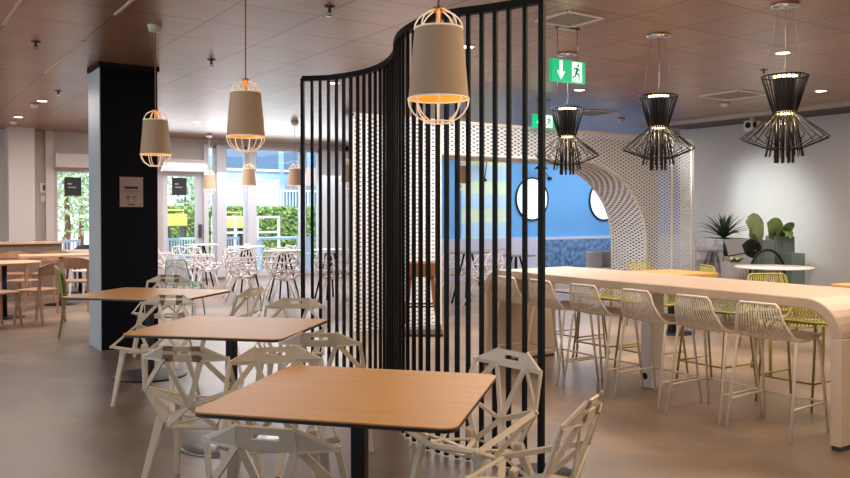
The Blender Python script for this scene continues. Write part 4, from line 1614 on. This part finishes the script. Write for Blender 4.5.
# building across the street
bmat = M('facade', (150, 178, 206), .7); tt = NT(bmat)
v = tt.coord('Object', (1, 1, 1))
no = tt.n('ShaderNodeTexNoise', Scale=.35, Detail=3.0); tt.l(v, no.inputs['Vector'])
tt.l(tt.ramp(no.outputs['Fac'], [(0.35, (138, 168, 200)), (0.65, (176, 198, 218))]), tt.b.inputs['Base Color'])
YF = 40.0
a_, b_ = PY(205, 150, YF), PY(380, 150, YF)
o = thing('building', 'pale blue apartment building across the street outside', 'building', (a_.x, YF, 0))
Wb = b_.x - a_.x
MB().box(0, Wb, 0, 4, 0, 6.2).build('facade', bmat, o)
WIND = M('far_window', (88, 112, 140), .2)
for k in range(6):
    for r_ in range(2):
        x = 1.0 + k * Wb / 6.2
        f_ = MB().box(x, x + 1.3, -.06, 0, 1.1 + r_ * 2.7, 2.6 + r_ * 2.7).build('window', WIND, o)
        MB().box(x - .08, x + 1.38, -.10, -.061, .98 + r_ * 2.7, 1.1 + r_ * 2.7).build('sill', WHITEP, f_)
for r_ in range(1):
    m = MB(); m.box(Wb * .42, Wb * .75, -1.0, -.11, 2.95 + r_ * 2.7, 3.1 + r_ * 2.7)
    m.box(Wb * .42, Wb * .75, -1.0, -.95, 3.1 + r_ * 2.7, 3.9 + r_ * 2.7)
    m.build('balcony', M('balcony_terracotta', (176, 152, 146), .7) if 'balcony_terracotta' not in bpy.data.materials else bpy.data.materials['balcony_terracotta'], o)
TREEL = mottled('tree_leaves', (150, 172, 120), (196, 212, 166), 3, .7)
# trees outside the doors
for (px_, Y_, h_, lab) in ((66, 27, 5.0, 'leafy tree outside the glass door left of the pillar'), (186, 29, 5.2, 'leafy tree outside the second glass door'), (80, 31, 6, 'leafy tree farther off outside the left door')):
    c_ = PY(px_, 213, Y_) if px_ else Vector((23, 5.5, 0))
    Y_ = c_.y
    o = thing('tree', lab, 'tree', (c_.x, Y_, 0), 0, 'trees outside the glass doors')
    m = MB(); m.tube([(0, 0, 0), (.05, 0, 1.2), (0, .05, 2.6)], .12, 8, r2=.06); m.build('trunk', WOODB, o)
    m = MB()
    for i in range(1500):
        dv = Vector((rr_.gauss(0, 1), rr_.gauss(0, 1), rr_.gauss(0, 1))).normalized() * (rr_.random() ** .4)
        c2_ = Vector((dv.x * 1.5, dv.y * 1.3, h_ * .56 + dv.z * h_ * .44))
        u = Vector((rr_.uniform(-1, 1), rr_.uniform(-1, 1), rr_.uniform(-1, 1))).normalized() * rr_.uniform(.06, .13)
        w_ = u.orthogonal().normalized() * u.length * .6
        m.add([c2_ - u, c2_ + w_, c2_ + u, c2_ - w_], [(0, 1, 2, 3)])
    m.build('foliage', TREEL, o)

# ------------------------------------------------------------------ light
wd = bpy.data.worlds.new('sky'); bpy.context.scene.world = wd; wd.use_nodes = True
bg = wd.node_tree.nodes['Background']
bg.inputs[0].default_value = (.74, .86, 1.0, 1); bg.inputs[1].default_value = 1.9
sun = bpy.data.lights.new('sun', 'SUN'); sun.energy = 3.4; sun.angle = .05; sun.color = (1, .95, .86)
so = bpy.data.objects.new('sun', sun); C.objects.link(so)
so.rotation_euler = Vector((.35, .55, -.75)).to_track_quat('-Z', 'Y').to_euler()


def area(loc_, sx_, sy_, en, col, rot=(0, 0, 0)):
    l = bpy.data.lights.new('area_fill_light', 'AREA'); l.shape = 'RECTANGLE'; l.size = sx_; l.size_y = sy_; l.energy = en; l.color = col
    o = bpy.data.objects.new('area_fill_light', l); C.objects.link(o); o.location = loc_; o.rotation_euler = rot
    return o


WARM = (1, .82, .62)  # unseen fill lights added under the ceiling to brighten each zone
area((3.2, .6, CEIL - .05), 2.5, 2.5, 52, WARM)
area((8.5, 3.6, CEIL - .05), 3.5, 4, 165, (1, .82, .64))
area((4.6, 2.6, CEIL - .05), 2.5, 3, 62, (1, .78, .56))
area((0.2, 5.0, CEIL - .05), 2.5, 3, 18, (1, .86, .74))
area((6.2, 7.2, CEIL - .05), 3, 2, 130, (1, .96, .92))
area((13.5, 12.6, CEIL - .05), 6, 2.6, 190, (1, .96, .92))
area((2.5, 13.5, CEIL - .05), 5, 4, 170, (1, .90, .84))
area((7.0, 15.0, CEIL - .05), 4, 3, 130, (.95, .96, 1))
# added area lights standing in for daylight at the far and left windows
area((wx(255), YW - .35, 2.62), 4.6, .7, 60, (.84, .9, 1.0), (math.radians(38), 0, PI))
area((XL + .3, 8.5, 1.6), 11, 2.1, 120, (.80, .90, 1.0), (PI / 2, 0, -PI / 2))
# wash on the right wall
sw_ = spot((XR - 2.6, 8.6, CEIL - .06), 420, (.97, 1, .90), 52, .25, 1.0)
sw_.rotation_euler = (Vector((XR, 8.55, 1.45)) - sw_.location).to_track_quat('-Z', 'Y').to_euler()

sq_ = spot((11.2, 4.6, CEIL - .06), 70, (1, .66, .40), 90, .2, 1.0)  # added warm fill spot, tints the right part of the wall
sq_.rotation_euler = (Vector((XR, 5.6, 1.7)) - sq_.location).to_track_quat('-Z', 'Y').to_euler()
sp_ = spot((9.6, 6.9, CEIL - .06), 150, (1, .97, .88), 50, .1, .7)  # added fill spot, brightens the plants and planters
sp_.rotation_euler = (Vector((11.2, 7.8, 1.0)) - sp_.location).to_track_quat('-Z', 'Y').to_euler()

# ------------------------------------------------------------------ camera
cam = bpy.data.cameras.new('camera'); co = bpy.data.objects.new('camera', cam); C.objects.link(co)
cam.sensor_width = 36; cam.sensor_fit = 'HORIZONTAL'
cam.lens = FPX / 850 * 36
co.location = (0, 0, EYE)
co.rotation_euler = (PI / 2 - PITCH, 0, -A0)
cam.shift_y = -(239 - HOR - FPX * math.tan(PITCH)) / 850
cam.clip_start = .05; cam.clip_end = 300
sc = bpy.context.scene
sc.camera = co
sc.view_settings.view_transform = 'Standard'
sc.view_settings.exposure = 0.45
